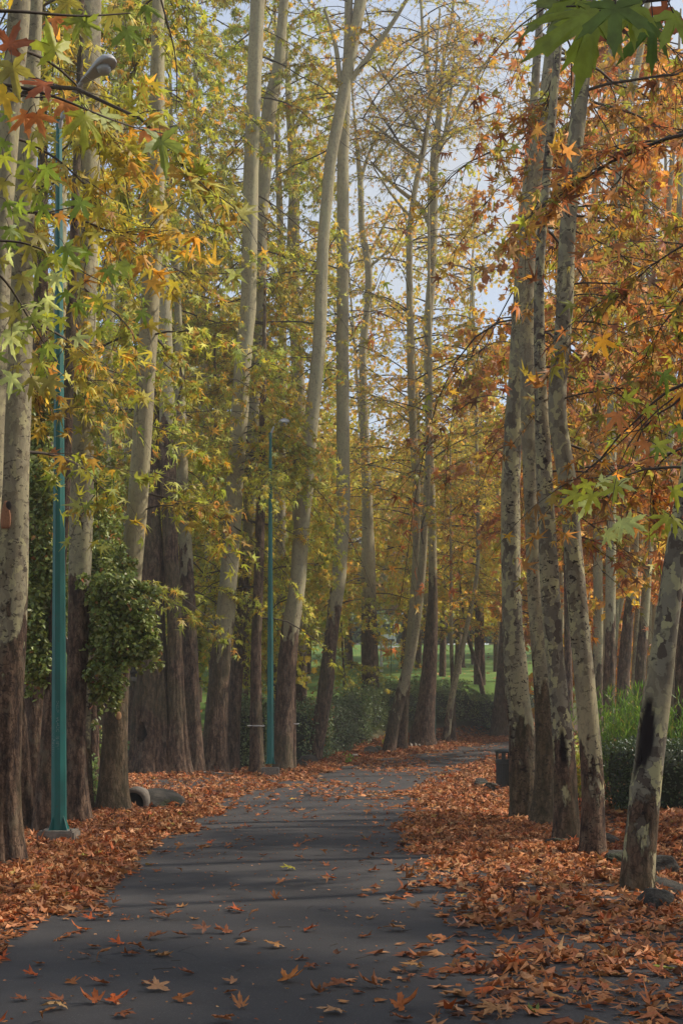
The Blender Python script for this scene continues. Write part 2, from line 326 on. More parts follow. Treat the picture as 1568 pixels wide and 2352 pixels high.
def foliage(g, axis, nb, h0, h1, L, az, spread, ntw=9, tl=0.8, nleaf=9, size=0.15, pal=PAL_L, rise=0.5, droop=0.6, lod=1, br=0.02, tip_clear=0.15, hang=0.38, keep=None):
    """boughs off a trunk axis (rows x y z r), twigs off boughs, leaves on twigs"""
    zt = axis[:, 2]; h = g.uniform(h0, h1, nb)
    St = np.stack([np.interp(h, zt, axis[:, k]) for k in range(3)], 1)
    ph = R(az) + g.uniform(-1, 1, nb) * R(spread); D = np.stack([np.cos(ph), np.sin(ph), 0 * ph], 1)
    Ln = L * g.uniform(0.45, 1.1, nb); K = 9; t = np.linspace(0, 1, K)[None, :, None]
    ri = rise * g.uniform(0.3, 1.4, nb)[:, None]; dr = droop * g.uniform(0.5, 1.4, nb)[:, None]
    B = St[:, None] + D[:, None] * Ln[:, None, None] * t
    B[..., 2] += Ln[:, None] * (ri * t[..., 0] - dr * t[..., 0] ** 2)
    side = np.stack([-D[:, 1], D[:, 0], 0 * ph], 1)
    B += side[:, None] * (Ln[:, None] * 0.12 * np.sin(t[..., 0] * g.uniform(2, 6, nb)[:, None] + g.uniform(0, 6, nb)[:, None]) * t[..., 0])[..., None]
    B += g.normal(0, 0.02, B.shape) * Ln[:, None, None] * t * 0.6
    RB = br * (Ln / L)[:, None] * (1.05 - 0.85 * t[..., 0])
    # twigs
    NT = nb * ntw; bi = np.repeat(np.arange(nb), ntw); tt = g.uniform(tip_clear, 1, NT) ** 0.8; kf = tt * (K - 1); k0 = np.minimum(kf.astype(int), K - 2); fr = (kf - k0)[:, None]
    S0 = B[bi, k0] * (1 - fr) + B[bi, k0 + 1] * fr; TD = B[bi, k0 + 1] - B[bi, k0]; TD /= np.linalg.norm(TD, axis=1)[:, None] + 1e-9
    a = g.uniform(-1.2, 1.2, NT); ca, sa = np.cos(a), np.sin(a)
    TD = np.stack([TD[:, 0] * ca - TD[:, 1] * sa, TD[:, 0] * sa + TD[:, 1] * ca, TD[:, 2] * 0.5 + g.normal(0, 0.3, NT)], 1)
    tL = tl * g.uniform(0.4, 1.2, NT); K2 = 5; t2 = np.linspace(0, 1, K2)[None, :, None]
    Tw = S0[:, None] + TD[:, None] * tL[:, None, None] * t2; Tw[..., 2] -= tL[:, None] * hang * t2[..., 0] ** 2
    Tw += g.normal(0, 0.02, Tw.shape) * t2
    RT = np.full((NT, K2), 0.0055) * (br / 0.02) ** 0.5 * (1.1 - 0.8 * t2[..., 0])
    # leaves
    NL = NT * nleaf; ti = np.repeat(np.arange(NT), nleaf); s = g.uniform(0.1, 1, NL); kf = s * (K2 - 1); k0 = np.minimum(kf.astype(int), K2 - 2); fr = (kf - k0)[:, None]
    Lp = Tw[ti, k0] * (1 - fr) + Tw[ti, k0 + 1] * fr
    az_ = g.uniform(0, 2 * np.pi, NL); outd = np.stack([np.cos(az_), np.sin(az_), 0 * az_], 1)
    sz = size * g.uniform(0.4, 1.2, NL)
    yd = outd * g.uniform(0.3, 1.0, NL)[:, None] + np.array([0, 0, -1.0]) * g.uniform(-0.25, 0.8, NL)[:, None]
    nr = np.array([0, 0, 1.0]) * g.uniform(0.2, 1, NL)[:, None] + g.normal(0, 0.55, (NL, 3)) + outd * 0.3
    Lp = Lp + outd * (sz * 0.25)[:, None]; Lp[:, 2] -= sz * 0.15
    tone = np.repeat(g.normal(1, 0.16, nb), ntw * nleaf)[:, None]
    cl = palette(g, NL, pal) * np.clip(tone, 0.6, 1.4)
    # boughs turn at different times: some are mostly one colour
    bc = palette(g, nb, pal); cl = cl * 0.72 + np.repeat(bc, ntw * nleaf, axis=0) * 0.28
    ok = Lp[:, 2] > terrain(Lp[:, 0], Lp[:, 1]) + 0.6
    if keep is not None: ok &= keep(Lp)
    Lp, yd, nr, sz, cl = Lp[ok], yd[ok], nr[ok], sz[ok], cl[ok]
    LV, LF, LC = leaves(lod, Lp, yd, nr, sz, cl, g=g)
    okt = np.ones(NT, bool)
    if keep is not None: okt = keep(Tw[:, -1]) & keep(Tw[:, 0])
    okb = np.ones(nb, bool)
    if keep is not None: okb = keep(B[:, 5])
    out = [(LV, LF, 0, LC)]
    if okb.any(): V, Q = tubes(B[okb], RB[okb], 5); out.append((V, Q, 1, None))
    if okt.any(): V, Q = tubes(Tw[okt], RT[okt], 3); out.append((V, Q, 1, None))
    return out

# ------------------------------------------------------------------ a plane tree traced by its trunk
TREE_N = [0]
def tree(label, pts, d=None, top=None, brown=2.6, mot=0.15, flute=0.0, flute_h=1.2, rough=0.03, scars=(), limbs=(), fol=(), group='plane trees along the avenue', flare=0.22, lean_y=0.0, name='plane_tree', cat='tree', extra=None, seed=None):
    TREE_N[0] += 1; seed = seed or TREE_N[0] * 11 + 3; g = np.random.default_rng(seed)
    px0, py0, w0 = pts[0]
    if d is None: d = solve_d(px0, py0)
    bx, by, _ = P(px0, py0, d); bz = float(terrain(bx, by))
    rows = []
    for px, py, w in pts:
        x, y, z = P(px, py, d); rows.append((x, y + lean_y * (z - bz), z, w * d / F / 2))
    rows[0] = (rows[0][0], rows[0][1], bz, rows[0][3])
    rows = [(rows[0][0], rows[0][1], bz - 0.25, rows[0][3] * 1.05)] + rows
    zt = top if top else rows[-1][2] + 5
    if zt > rows[-1][2] + 0.5:
        a, b_ = np.array(rows[-2]), np.array(rows[-1]); s = (b_[:2] - a[:2]) / max(b_[2] - a[2], 0.5); hh = zt - b_[2]
        s = np.clip(s, -0.15, 0.15)
        rows.append((b_[0] + s[0] * hh * .5, b_[1] + s[1] * hh * .5, b_[2] + hh * .5, b_[3] * .7)); rows.append((b_[0] + s[0] * hh * .8, b_[1] + s[1] * hh * .8, zt, 0.025))
    path = resample(np.array(rows), 0.10 if d < 40 else 0.2)
    hgt = path[:, 2] - bz; path[:, 3] *= 1 + flare * np.exp(-np.maximum(hgt, 0) / 0.22)
    root = empty(name, (bx, by, bz)); org = np.array([bx, by, bz])
    V, Q, sc, Z = loft(path, 72 if (flute or scars) else (26 if d < 35 else 14), seed, rough, flute, flute_h, scars)
    nv = len(V); br = brown - (V[:, 2] - bz)
    o = mesh_np('trunk', V, Q.ravel(), np.arange(len(Q)) * 4, [BARK], root, None, True, {'brown': br, 'mot': np.full(nv, mot), 'scar': sc}, None, org)
    for lp in limbs:                                    # limbs: list of (px,py,w[,depth offset])
        rr = []
        for q in lp:
            dd = d + (q[3] if len(q) > 3 else 0); x, y, z = P(q[0], q[1], dd); rr.append((x, y, z, q[2] * dd / F / 2))
        pp = resample(np.array(rr), 0.15); pp[0, 3] *= 1.1
        V2, Q2, sc2, _ = loft(pp, 10, seed + 5, 0.02)
        mesh_np('limb', V2, Q2.ravel(), np.arange(len(Q2)) * 4, [BARK], root, None, True, {'brown': np.full(len(V2), -3.0), 'mot': np.full(len(V2), mot * .5), 'scar': sc2}, None, org)
    gr = []
    for k, fs in enumerate(fol):
        fs = dict(fs); ax = path
        if 'limb' in fs:
            lp = limbs[fs.pop('limb')]; ax = resample(np.array([(*P(q[0], q[1], d + (q[3] if len(q) > 3 else 0)), .1) for q in lp]), .2); ax = ax[np.argsort(ax[:, 2])]
            fs.setdefault('h0', ax[0, 2] + .3); fs.setdefault('h1', ax[-1, 2])
        gr += foliage(g, ax, **fs)
    if gr: cat_mesh('crown', gr, [LEAF, TWIG], root, False, org)
    for nm, cx_, cy_, w_, h_, mm in (extra or []):      # knots, peeling plates and marks lying on the bark
        zc = CAMZ - (cy_ - HZ) / F * d; hw, hh = w_ * d / F / 2, h_ * d / F / 2; r_ = float(np.interp(zc, path[:, 2], path[:, 3])); xa = float(np.interp(zc, path[:, 2], path[:, 0]))
        a0 = math.asin(max(min((px2x(cx_, d) - xa) / r_, .9), -.9)); NU, NV = 9, 9; vv = []
        for iu in range(NU):
            for iv in range(NV):
                u_, v__ = iu / (NU - 1) * 2 - 1, iv / (NV - 1) * 2 - 1; k_ = math.sqrt(max(1 - v__ * v__ * .92, 0)) if nm != 'peeling_bark' else .45 + .55 * math.cos(v__ * 1.5 + .5)
                zz = zc + v__ * hh; rr_ = float(np.interp(zz, path[:, 2], path[:, 3])) * (1.07 + .03 * (1 - u_ * u_) * (1 - v__ * v__)); an = a0 + u_ * k_ * hw / r_
                vv.append((float(np.interp(zz, path[:, 2], path[:, 0])) + rr_ * math.sin(an), float(np.interp(zz, path[:, 2], path[:, 1])) - rr_ * math.cos(an), zz))
        q_ = [[iu * NV + iv, (iu + 1) * NV + iv, (iu + 1) * NV + iv + 1, iu * NV + iv + 1] for iu in range(NU - 1) for iv in range(NV - 1)]
        ob = mesh_np(nm, np.array(vv), np.array(q_).ravel(), np.arange(len(q_)) * 4, [mm], root, None, True, None, None, org); so_ = ob.modifiers.new('t', 'SOLIDIFY'); so_.thickness = .02; so_.offset = -1
    tag(root, label, cat, group)
    return root, path
m, n, b = mat('fresh_wood'); n.links.new(ramp(n, noise(n, 30), [(.3, (.26, .13, .05)), (.7, (.42, .24, .11))]), b.inputs['Base Color']); b.inputs['Roughness'].default_value = .8; WOOD = m
m, n, b = mat('orange_inner_bark'); n.links.new(ramp(n, noise(n, 14), [(.3, (.22, .09, .04)), (.7, (.38, .18, .09))]), b.inputs['Base Color']); b.inputs['Roughness'].default_value = .85; OBARK = m
m, n, b = mat('carving'); b.inputs['Base Color'].default_value = (.03, .022, .018, 1); b.inputs['Roughness'].default_value = 1; CARVE = m
def px2x(px, d): return (px - CX) / F * d

# ------------------------------------------------------------------ ground, path
def axis_vals(fine_a, fine_b, step, lo, hi):
    a = list(np.arange(fine_a, fine_b + 1e-6, step)); k = step
    while a[-1] < hi: k *= 1.35; a.append(a[-1] + k)
    k = step
    while a[0] > lo: k *= 1.35; a.insert(0, a[0] - k)
    return np.array(a)
xs = axis_vals(-12, 16, 0.3, -900, 900); ys = axis_vals(2, 75, 0.3, -60, 1800)
X, Y = np.meshgrid(xs, ys); Zt = terrain(X, Y)
onp = ((X > ledge(Y) + 0.12) & (X < redge(Y) - 0.12)); Zt = np.where(onp, Zt - 0.05, Zt)
nx, ny = len(xs), len(ys); i = (np.arange(ny - 1) * nx)[:, None]; j = np.arange(nx - 1)[None]
q = np.stack([i + j, i + j + 1, i + nx + j + 1, i + nx + j], -1).reshape(-1, 4)
u = ledge(Y) - X
v_ = X - redge(Y)
grass = np.maximum(sm(1.2, 3.0, u) * sm(34, 40, Y), sm(1.5, 3.0, v_) * sm(22, 28, Y))
m, n, b = mat('ground_soil_and_grass')
pos = nd(n, 'ShaderNodeNewGeometry').outputs['Position']
soil = ramp(n, noise(n, 6, 6, pos, 0.65), [(0.3, (0.045, 0.03, 0.02)), (0.7, (0.12, 0.075, 0.045))])
gr1 = ramp(n, noise(n, 0.35, 5, pos, 0.6), [(0.35, (0.085, 0.18, 0.02)), (0.55, (0.14, 0.25, 0.03)), (0.7, (0.20, 0.27, 0.045))])
gr1 = mixc(n, mathn(n, 'MULTIPLY', noise(n, 30, 3, pos), 0.5), gr1, (0.04, 0.08, 0.012))
n.links.new(mixc(n, attr(n, 'grass').outputs['Fac'], soil, gr1), b.inputs['Base Color']); b.inputs['Roughness'].default_value = 0.95
n.links.new(bump(n, noise(n, 25, 5, pos), 0.7, 0.05), b.inputs['Normal'])
gob = mesh_np('ground', np.stack([X, Y, Zt], -1).reshape(-1, 3), q.ravel(), np.arange(len(q)) * 4, [m], None, None, True, {'grass': grass.ravel()})
tag(gob, kind='structure')

m, n, b = mat('asphalt'); ASPH = m
pos = nd(n, 'ShaderNodeNewGeometry').outputs['Position']
base = ramp(n, noise(n, 0.8, 6, pos, 0.6), [(0.3, (0.032, 0.029, 0.0285)), (0.7, (0.058, 0.053, 0.051))])
gran = noise(n, 95, 5, pos, 0.8)
base = mixc(n, maprange(n, gran, 0.56, 0.70), base, (0.15, 0.142, 0.134))
base = mixc(n, mathn(n, 'MULTIPLY', maprange(n, noise(n, 90, 2, mapping(n, pos, (1, 1, 1), (4, 4, 4))), 0.35, 0.28), 0.7), base, (0.02, 0.02, 0.022))
dust = maprange(n, noise(n, 3.0, 6, mapping(n, pos, (1, 1, 1), (7, 1, 1)), 0.65), 0.52, 0.75)
base = mixc(n, mathn(n, 'MULTIPLY', dust, 0.4), base, (0.066, 0.059, 0.055))
crk = nd(n, 'ShaderNodeTexVoronoi', feature='DISTANCE_TO_EDGE'); crk.inputs['Scale'].default_value = 0.55
cv = nd(n, 'ShaderNodeVectorMath', operation='MULTIPLY_ADD'); wn = nd(n, 'ShaderNodeTexNoise'); wn.inputs['Scale'].default_value = 2.2; wn.inputs['Detail'].default_value = 6
n.links.new(pos, wn.inputs[0]); n.links.new(wn.outputs['Color'], cv.inputs[0]); cv.inputs[1].default_value = (0.9, 0.9, 0); n.links.new(pos, cv.inputs[2]); n.links.new(cv.outputs[0], crk.inputs['Vector'])
crf = mathn(n, 'MULTIPLY', maprange(n, crk.outputs['Distance'], 0.008, 0.002), maprange(n, noise(n, 0.5, 2, pos), 0.52, 0.6))
base = mixc(n, crf, base, (0.018, 0.017, 0.017))
n.links.new(base, b.inputs['Base Color']); b.inputs['Roughness'].default_value = 0.82; b.inputs['Specular IOR Level'].default_value = 0.35
n.links.new(bump(n, gran, 0.5, 0.004), b.inputs['Normal'])
py_ = np.arange(-15, 69.5, 0.4); K = 24; t = np.linspace(0, 1, K)
le = ledge(py_) + 0.08 * np.sin(py_ * 2.3) + 0.05 * np.sin(py_ * 5.1); re = np.minimum(redge(py_), 60) + 0.09 * np.sin(py_ * 1.9 + 1) + 0.06 * np.sin(py_ * 4.7)
PX = le[:, None] * (1 - t) + re[:, None] * t; PY = np.repeat(py_[:, None], K, 1); PZ = gz(PY) + 0.012 * np.sin(PX * 1.3) * np.sin(PY * 0.7) + 0.03 * np.sin(np.pi * t)[None]
V = np.stack([PX, PY, PZ], -1).reshape(-1, 3); nn = len(py_); i = (np.arange(nn - 1) * K)[:, None]; j = np.arange(K - 1)[None]
q = np.stack([i + j, i + j + 1, i + K + j + 1, i + K + j], -1).reshape(-1, 4)
pa = mesh_np('path', V, q.ravel(), np.arange(len(q)) * 4, [ASPH], None, None, True)
sol = pa.modifiers.new('thick', 'SOLIDIFY'); sol.thickness = 0.07; sol.offset = -1
tag(pa, kind='structure')
def path_z(x, y):
    t = np.clip((x - ledge(y)) / np.maximum(redge(y) - ledge(y), .1), 0, 1); inside = (x > ledge(y)) & (x < redge(y))
    zp = gz(y) + 0.012 * np.sin(x * 1.3) * np.sin(y * 0.7) + 0.03 * np.sin(np.pi * t)
    return np.where(inside, zp, terrain(x, y))
# side path running off to the left between the trunks
bm = bmesh.new(); pts = [(-1.6, 26.0), (-1.4, 30.6), (-3.2, 31.1), (-6, 31.4), (-11, 32.2), (-11, 28.5), (-6, 27.6), (-4, 25.6), (-3.0, 24.8)]
vs = [bm.verts.new((x, y, float(terrain(x, y)) + 0.035)) for x, y in pts]; f = bm.faces.new(vs); r = bmesh.ops.extrude_face_region(bm, geom=[f])
for vv in r['geom']:
    if isinstance(vv, bmesh.types.BMVert): vv.co.z -= 0.12
bmesh.ops.recalc_face_normals(bm, faces=bm.faces); tag(bm_obj('side_path', bm, ASPH), kind='structure')

# ------------------------------------------------------------------ the trees
LAMP_HEAD = np.array([-2.67, 14.6, 8.72])
def pruned(p):                                         # the boughs are cut back round the lamp head
    q = p - LAMP_HEAD; return ~((np.hypot(q[:, 0] + .183 * q[:, 1], q[:, 2] - .498 * q[:, 1]) < .34) & (q[:, 1] > -7) & (q[:, 1] < .8))
keepL = lambda p: pruned(p) & (p[:, 0] < 0.05 + 0.25 * np.sin(p[:, 2] * 1.7 + p[:, 1]) - 0.003 * p[:, 1])
keepR = lambda p: p[:, 0] > 0.115 * p[:, 1] + 0.25 * np.sin(p[:, 2] * 1.3 + p[:, 1] * .7)
LF = lambda **k: dict(dict(pal=PAL_L, keep=keepL, size=0.14, ntw=12, nleaf=9, tl=0.9, L=3.4, az=110, spread=75, rise=0.25, droop=0.5, br=0.022), **k)
RF = lambda **k: dict(dict(pal=PAL_R, keep=keepR, size=0.135, ntw=12, nleaf=8, tl=1.0, L=3.0, az=85, spread=75, rise=0.25, droop=0.55, br=0.02), **k)

tree('pale leaning plane trunk entering the picture at its top left corner', [(-95, 2040, 84), (-60, 1650, 70), (-22, 1100, 56), (-2, 700, 46), (16, 365, 44), (34, 180, 46), (47, 0, 50), (62, -200, 44)], d=11.2, brown=2.2, mot=0.4, fol=[LF(nb=7, h0=4.5, h1=8, L=1.9, az=30, spread=70, size=0.15)])
tree('thick plane trunk at the left edge with a strip of orange peeling bark', [(12, 1990, 88), (8, 1800, 74), (18, 1595, 72), (27, 1351, 78), (30, 1143, 76), (41, 802, 68), (48, 547, 60), (64, 328, 46), (76, 150, 36), (84, 0, 30)], brown=2.5, mot=0.55, flute=0.1, extra=[('peeling_bark', 24, 1188, 24, 62, OBARK), ('hollow_shade', 30, 1168, 14, 22, CARVE)], fol=[LF(nb=7, h0=4, h1=10, L=2.0, az=110, spread=60)])  # dark plate on the bark stands in for the shade of a hollow
tree('slim brown plane trunk leaning between the left edge trunk and the shrub', [(56, 1915, 56), (46, 1700, 38), (36, 1550, 26), (30, 1300, 24), (34, 1000, 22), (50, 700, 20)], brown=9, mot=0.1, fol=[LF(nb=7, h0=6, h1=11, L=2, az=120, spread=50)])
tree('short thick scarred brown trunk under the dark evergreen shrub', [(76, 1875, 66), (78, 1700, 52), (78, 1595, 50), (80, 1450, 44), (86, 1200, 38), (92, 800, 34)], brown=12, rough=0.07, mot=0.1, fol=[LF(nb=7, h0=8, h1=13, L=2, az=110, spread=50)])
tree('very dark trunk directly behind the near green lamp post', [(106, 1918, 66), (112, 1750, 44), (120, 1595, 34), (134, 1351, 30), (150, 1100, 26), (165, 700, 22)], brown=12, mot=0.0, fol=[LF(nb=8, h0=5, h1=11, L=2, az=100, spread=50)])
T5, _ = tree('tall plane trunk just right of the near green lamp post', [(178, 1893, 64), (176, 1780, 46), (174, 1664, 44), (180, 1500, 46), (184, 1351, 50), (188, 1143, 54), (189, 802, 58), (196, 580, 57), (203, 365, 54), (208, 0, 50), (212, -200, 46)], brown=3.5, mot=0.35, fol=[LF(nb=18, h0=5, h1=13, L=2.4, az=105, spread=45), LF(nb=3, h0=8, h1=11, az=-60, spread=60, L=1.6)])
tree('slender pale plane stem pressed against the right side of a thicker trunk', [(199, 1868, 34), (197, 1664, 23), (200, 1500, 22), (203, 1351, 22), (203, 1200, 22), (206, 1000, 20)], brown=1.2, mot=0.7, top=8.5, extra=[('carved_mark', 196, 1650, 9, 1.6, CARVE), ('carved_mark', 196, 1656, 7, 1.6, CARVE), ('carved_mark', 193, 1662, 1.6, 8, CARVE), ('carved_mark', 197, 1663, 8, 1.5, CARVE), ('carved_mark', 196, 1671, 8, 4.5, CARVE)], fol=[])
tree('plane tree with a round cut knot on its stout brown base beside the culvert', [(260, 1866, 80), (261, 1780, 64), (263, 1700, 60), (272, 1542, 50), (300, 1337, 50), (318, 1143, 46), (338, 802, 42), (357, 510, 43), (362, 146, 32), (364, 0, 26)], brown=2.9, mot=0.1, extra=[('cut_knot', 277, 1644, 12, 19, WOOD)], fol=[LF(nb=22, h0=4.6, h1=14, L=2.5, az=95, spread=45), LF(nb=4, h0=4.5, h1=9, az=10, spread=40, L=1.7)])
tree('broad fluted trunk of old plane tree with a hollow in its grooved foot', [(352, 1780, 108), (352, 1700, 86), (352, 1600, 74), (353, 1455, 56), (352, 1250, 46), (354, 1143, 30), (358, 900, 26)], brown=9, mot=0.0, flute=0.34, flute_h=4.5, scars=[(1.25, .2, 4.2, .35, .5)], rough=0.05, flare=0.1, fol=[LF(nb=30, h0=5, h1=17, L=4.5, az=100, spread=70)])
tree('grooved brown plane trunk joined to the right of the old hollow trunk', [(408, 1780, 62), (406, 1650, 42), (402, 1455, 32), (395, 1300, 33), (388, 1143, 36), (384, 950, 36), (378, 700, 30)], brown=8, flute=0.18, flute_h=3, fol=[LF(nb=26, h0=6, h1=18, L=4.5, az=90, spread=80)])
tree('brown trunk with a pale ring scar, third in the cluster beside the hollow trunk', [(447, 1778, 48), (442, 1650, 40), (434, 1455, 38), (428, 1300, 32), (420, 1143, 28), (415, 950, 24)], brown=5.2, mot=0.2, fol=[LF(nb=12, h0=3.8, h1=8.5, L=3.0, az=85, spread=75, rise=.15, droop=.8, pal=PAL_LOW), LF(nb=18, h0=7, h1=17, L=4.2)])
tree('plane tree with fluted brown foot and smooth pale stem left of the second lamp post', [(488, 1779, 68), (497, 1650, 54), (504, 1550, 48), (516, 1438, 44), (528, 1290, 41), (538, 1143, 39), (556, 850, 38), (571, 700, 36), (577, 365, 34), (592, 0, 33), (598, -150, 30)], brown=3.5, mot=0.06, flute=0.16, flute_h=1.4, fol=[LF(nb=12, h0=3.8, h1=8.5, L=3.0, az=85, spread=75, rise=.15, droop=.8, pal=PAL_LOW), LF(nb=28, h0=8, h1=19, L=4.0, az=90, spread=60), LF(nb=9, h0=7, h1=10.5, L=1.9, az=-45, spread=40), LF(nb=7, h0=7.4, h1=9.6, L=2.5, az=-12, spread=14, tip_clear=.3, nleaf=11)])
tree('plane tree forking high up, standing close behind the smooth pale stem', [(532, 1768, 36), (540, 1600, 30), (553, 1438, 29), (570, 1247, 29), (574, 1143, 27), (590, 850, 27), (600, 500, 29), (617, 255, 35), (641, 146, 27), (652, 0, 22)], brown=5.4, mot=0.2, limbs=[[(603, 420, 20), (590, 300, 12), (585, 150, 10), (596, 0, 8)]], fol=[LF(nb=12, h0=3.8, h1=8.5, L=3.0, az=85, spread=75, rise=.15, droop=.8, pal=PAL_LOW), LF(nb=22, h0=8, h1=22, L=4.2)])
tree('dark slim trunk wrapped by wire in the shade left of the second lamp post', [(590, 1778, 36), (588, 1600, 27), (588, 1490, 25), (595, 1300, 22), (600, 1100, 20)], brown=12, mot=0, fol=[LF(nb=12, h0=3.8, h1=8.5, L=3.0, az=85, spread=75, rise=.15, droop=.8, pal=PAL_LOW), LF(nb=10, h0=9, h1=16)])
tree('very thin dark trunk in shade between two brown trunks', [(566, 1735, 13), (565, 1600, 12), (567, 1455, 12), (572, 1300, 10)], brown=12, mot=0, fol=[LF(nb=5, h0=8, h1=14)])
tree('leaning pale plane tree right of the second lamp post with a tall forked crown', [(648, 1774, 46), (652, 1660, 44), (657, 1550, 43), (667, 1438, 42), (682, 1351, 36), (698, 1143, 37), (714, 970, 33), (732, 802, 30), (742, 547, 27), (759, 365, 26), (781, 255, 26), (808, 110, 27), (828, 0, 27), (850, -150, 24)], brown=3.6, mot=0.12,
     limbs=[[(772, 300, 20), (792, 180, 16), (799, 80, 15), (806, -60, 13)], [(800, 190, 14), (850, 125, 13), (890, 70, 11), (935, 0, 8), (960, -60, 6)], [(786, 250, 12), (775, 120, 11), (763, 70, 8), (745, 20, 6)]],
     fol=[LF(nb=12, h0=3.8, h1=8.5, L=3.0, az=85, spread=75, rise=.15, droop=.8, pal=PAL_LOW), LF(nb=26, h0=9, h1=21, L=4, az=120, spread=70), LF(nb=10, h0=5, h1=12, L=2.6, az=20, spread=60), LF(nb=8, h0=7.2, h1=9.6, L=3.0, az=236, spread=26, nleaf=11, pal=PAL_LOW), dict(limb=1, nb=8, L=1.6, az=0, spread=180, ntw=8, nleaf=4, size=.13, pal=PAL_C)])
tree('thin upright stem hugging the right side of the leaning pale tree foot', [(673, 1770, 15), (673, 1600, 13), (672, 1490, 11), (676, 1400, 9)], brown=12, mot=0, top=4.5, fol=[])
tree('curved pale plane tree with crooked brown foot among the rocks', [(720, 1752, 34), (735, 1660, 34), (745, 1600, 35), (752, 1542, 34), (763, 1438, 31), (779, 1320, 33), (788, 1143, 33), (786, 802, 29), (787, 547, 28), (787, 365, 26), (796, 200, 20), (800, 0, 17)], brown=4.4, mot=0.1, fol=[LF(nb=12, h0=3.8, h1=8.5, L=3.0, az=85, spread=75, rise=.15, droop=.8, pal=PAL_LOW), LF(nb=26, h0=9, h1=22, L=4.4, az=130, spread=70), LF(nb=12, h0=4, h1=9, L=3.0, az=60, spread=70, pal=PAL_G)])
tree('stout dark trunk rising from the lawn behind the hedge with a crooked pale top', [(853, 1636, 50), (849, 1560, 40), (848, 1490, 38), (846, 1300, 32), (843, 1143, 24), (836, 950, 20), (832, 802, 18), (846, 690, 17), (848, 600, 18), (830, 540, 16), (828, 420, 14), (820, 340, 8), (812, 250, 5)], brown=4.2, mot=0.2,
     limbs=[[(829, 410, 9), (850, 340, 6), (880, 290, 4)], [(846, 590, 8), (870, 540, 6), (905, 470, 4)], [(850, 610, 7), (880, 590, 6), (900, 560, 4)]],
     fol=[LF(nb=24, h0=7, h1=20, L=3.4, az=180, spread=160, ntw=9, nleaf=6, keep=None, pal=PAL_LY, size=.14), LF(nb=14, h0=4, h1=8, L=3, az=0, spread=180, keep=None, pal=PAL_LY)], group='trees on the lawn beyond the hedge')
CF = lambda **k: dict(dict(pal=PAL_C, size=0.12, ntw=20, nleaf=5, tl=1.5, L=3.8, az=0, spread=180, rise=0.7, droop=0.5, br=0.028, lod=1, hang=.3), **k)
tree('slanting slim plane tree in front of another at the bend of the path', [(890, 1731, 29), (905, 1650, 27), (921, 1590, 26), (949, 1485, 21), (962, 1381, 20), (972, 1264, 18), (981, 1100, 15), (988, 900, 11), (986, 720, 8)], brown=2.0, mot=0.25, fol=[CF(nb=14, h0=7, h1=14, nleaf=8, L=2.6, pal=PAL_LY)])
tree('second slanting plane tree, its crown wide and bare against the sky', [(921, 1726, 27), (929, 1600, 20), (943, 1450, 20), (956, 1300, 18), (957, 1143, 18), (944, 900, 18), (942, 802, 17), (939, 600, 15), (941, 510, 14), (951, 437, 12), (966, 370, 14), (978, 315, 11), (990, 219, 10), (972, 109, 8), (966, 0, 6)], brown=3.0, mot=0.2,
     limbs=[[(973, 328, 9), (955, 290, 8), (936, 262, 7), (911, 219, 7), (871, 157, 5), (850, 110, 3)], [(966, 365, 8), (930, 340, 7), (900, 321, 7), (865, 290, 5), (827, 270, 3)], [(986, 240, 7), (1000, 180, 6), (1003, 100, 5), (1010, 20, 4)], [(944, 500, 6), (915, 470, 6), (880, 420, 4), (850, 372, 3)]],
     fol=[CF(nb=18, h0=8, h1=16, nleaf=6), dict(CF(nb=14), limb=0), dict(CF(nb=10), limb=1), dict(CF(nb=8), limb=2), CF(nb=22, h0=17, h1=30)])
tree('large dark footed plane tree at the path bend with high spreading limbs', [(970, 1717, 62), (975, 1650, 46), (982, 1590, 38), (989, 1455, 30), (994, 1355, 20), (990, 1143, 19), (984, 950, 18), (981, 802, 17), (992, 600, 20), (995, 510, 20), (995, 365, 20), (1009, 255, 13), (1016, 140, 9), (1034, 60, 7), (1050, -60, 5)], brown=6.2, mot=0.25,
     limbs=[[(1001, 372, 13), (1012, 330, 12), (1026, 300, 11), (1045, 260, 9), (1075, 205, 8), (1100, 165, 6), (1135, 115, 4)], [(990, 525, 14), (972, 480, 12), (955, 462, 11), (918, 440, 9), (885, 405, 7), (852, 372, 5)], [(1008, 262, 9), (990, 200, 8), (980, 130, 6), (985, 40, 4)], [(1020, 310, 7), (1035, 220, 6), (1042, 130, 5), (1055, 40, 4)]],
     fol=[CF(nb=16, h0=9, h1=17, nleaf=6), dict(CF(nb=14), limb=0), dict(CF(nb=12), limb=1), dict(CF(nb=8), limb=2), dict(CF(nb=8), limb=3), CF(nb=20, h0=19, h1=32)])
tree('thin kinked young plane tree right of the large dark foot', [(1022, 1708, 18), (1030, 1650, 16), (1038, 1590, 15), (1052, 1530, 13), (1063, 1485, 12), (1071, 1440, 11), (1085, 1381, 10), (1098, 1303, 9), (1096, 1100, 8), (1090, 900, 6)], brown=0.8, mot=0.4, fol=[CF(nb=16, h0=4.5, h1=13, nleaf=9, L=2.6, pal=PAL_LY)])
tree('straight thin brown stem beside the kinked young tree', [(1041, 1707, 13), (1040, 1590, 10), (1036, 1500, 9), (1035, 1300, 7)], brown=3.5, mot=0.1, fol=[CF(nb=10, h0=5, h1=10, nleaf=8, L=2.2, pal=PAL_LY)])
tree('thin dark sapling trunk leaning left on the lawn behind the hedge', [(1112, 1610, 12), (1102, 1560, 11), (1093, 1525, 10), (1084, 1495, 9), (1072, 1465, 6)], brown=9, mot=0, top=9, group='trees on the lawn beyond the hedge', fol=[CF(nb=12, h0=4.8, h1=8, nleaf=9, L=2, pal=PAL_LY)])
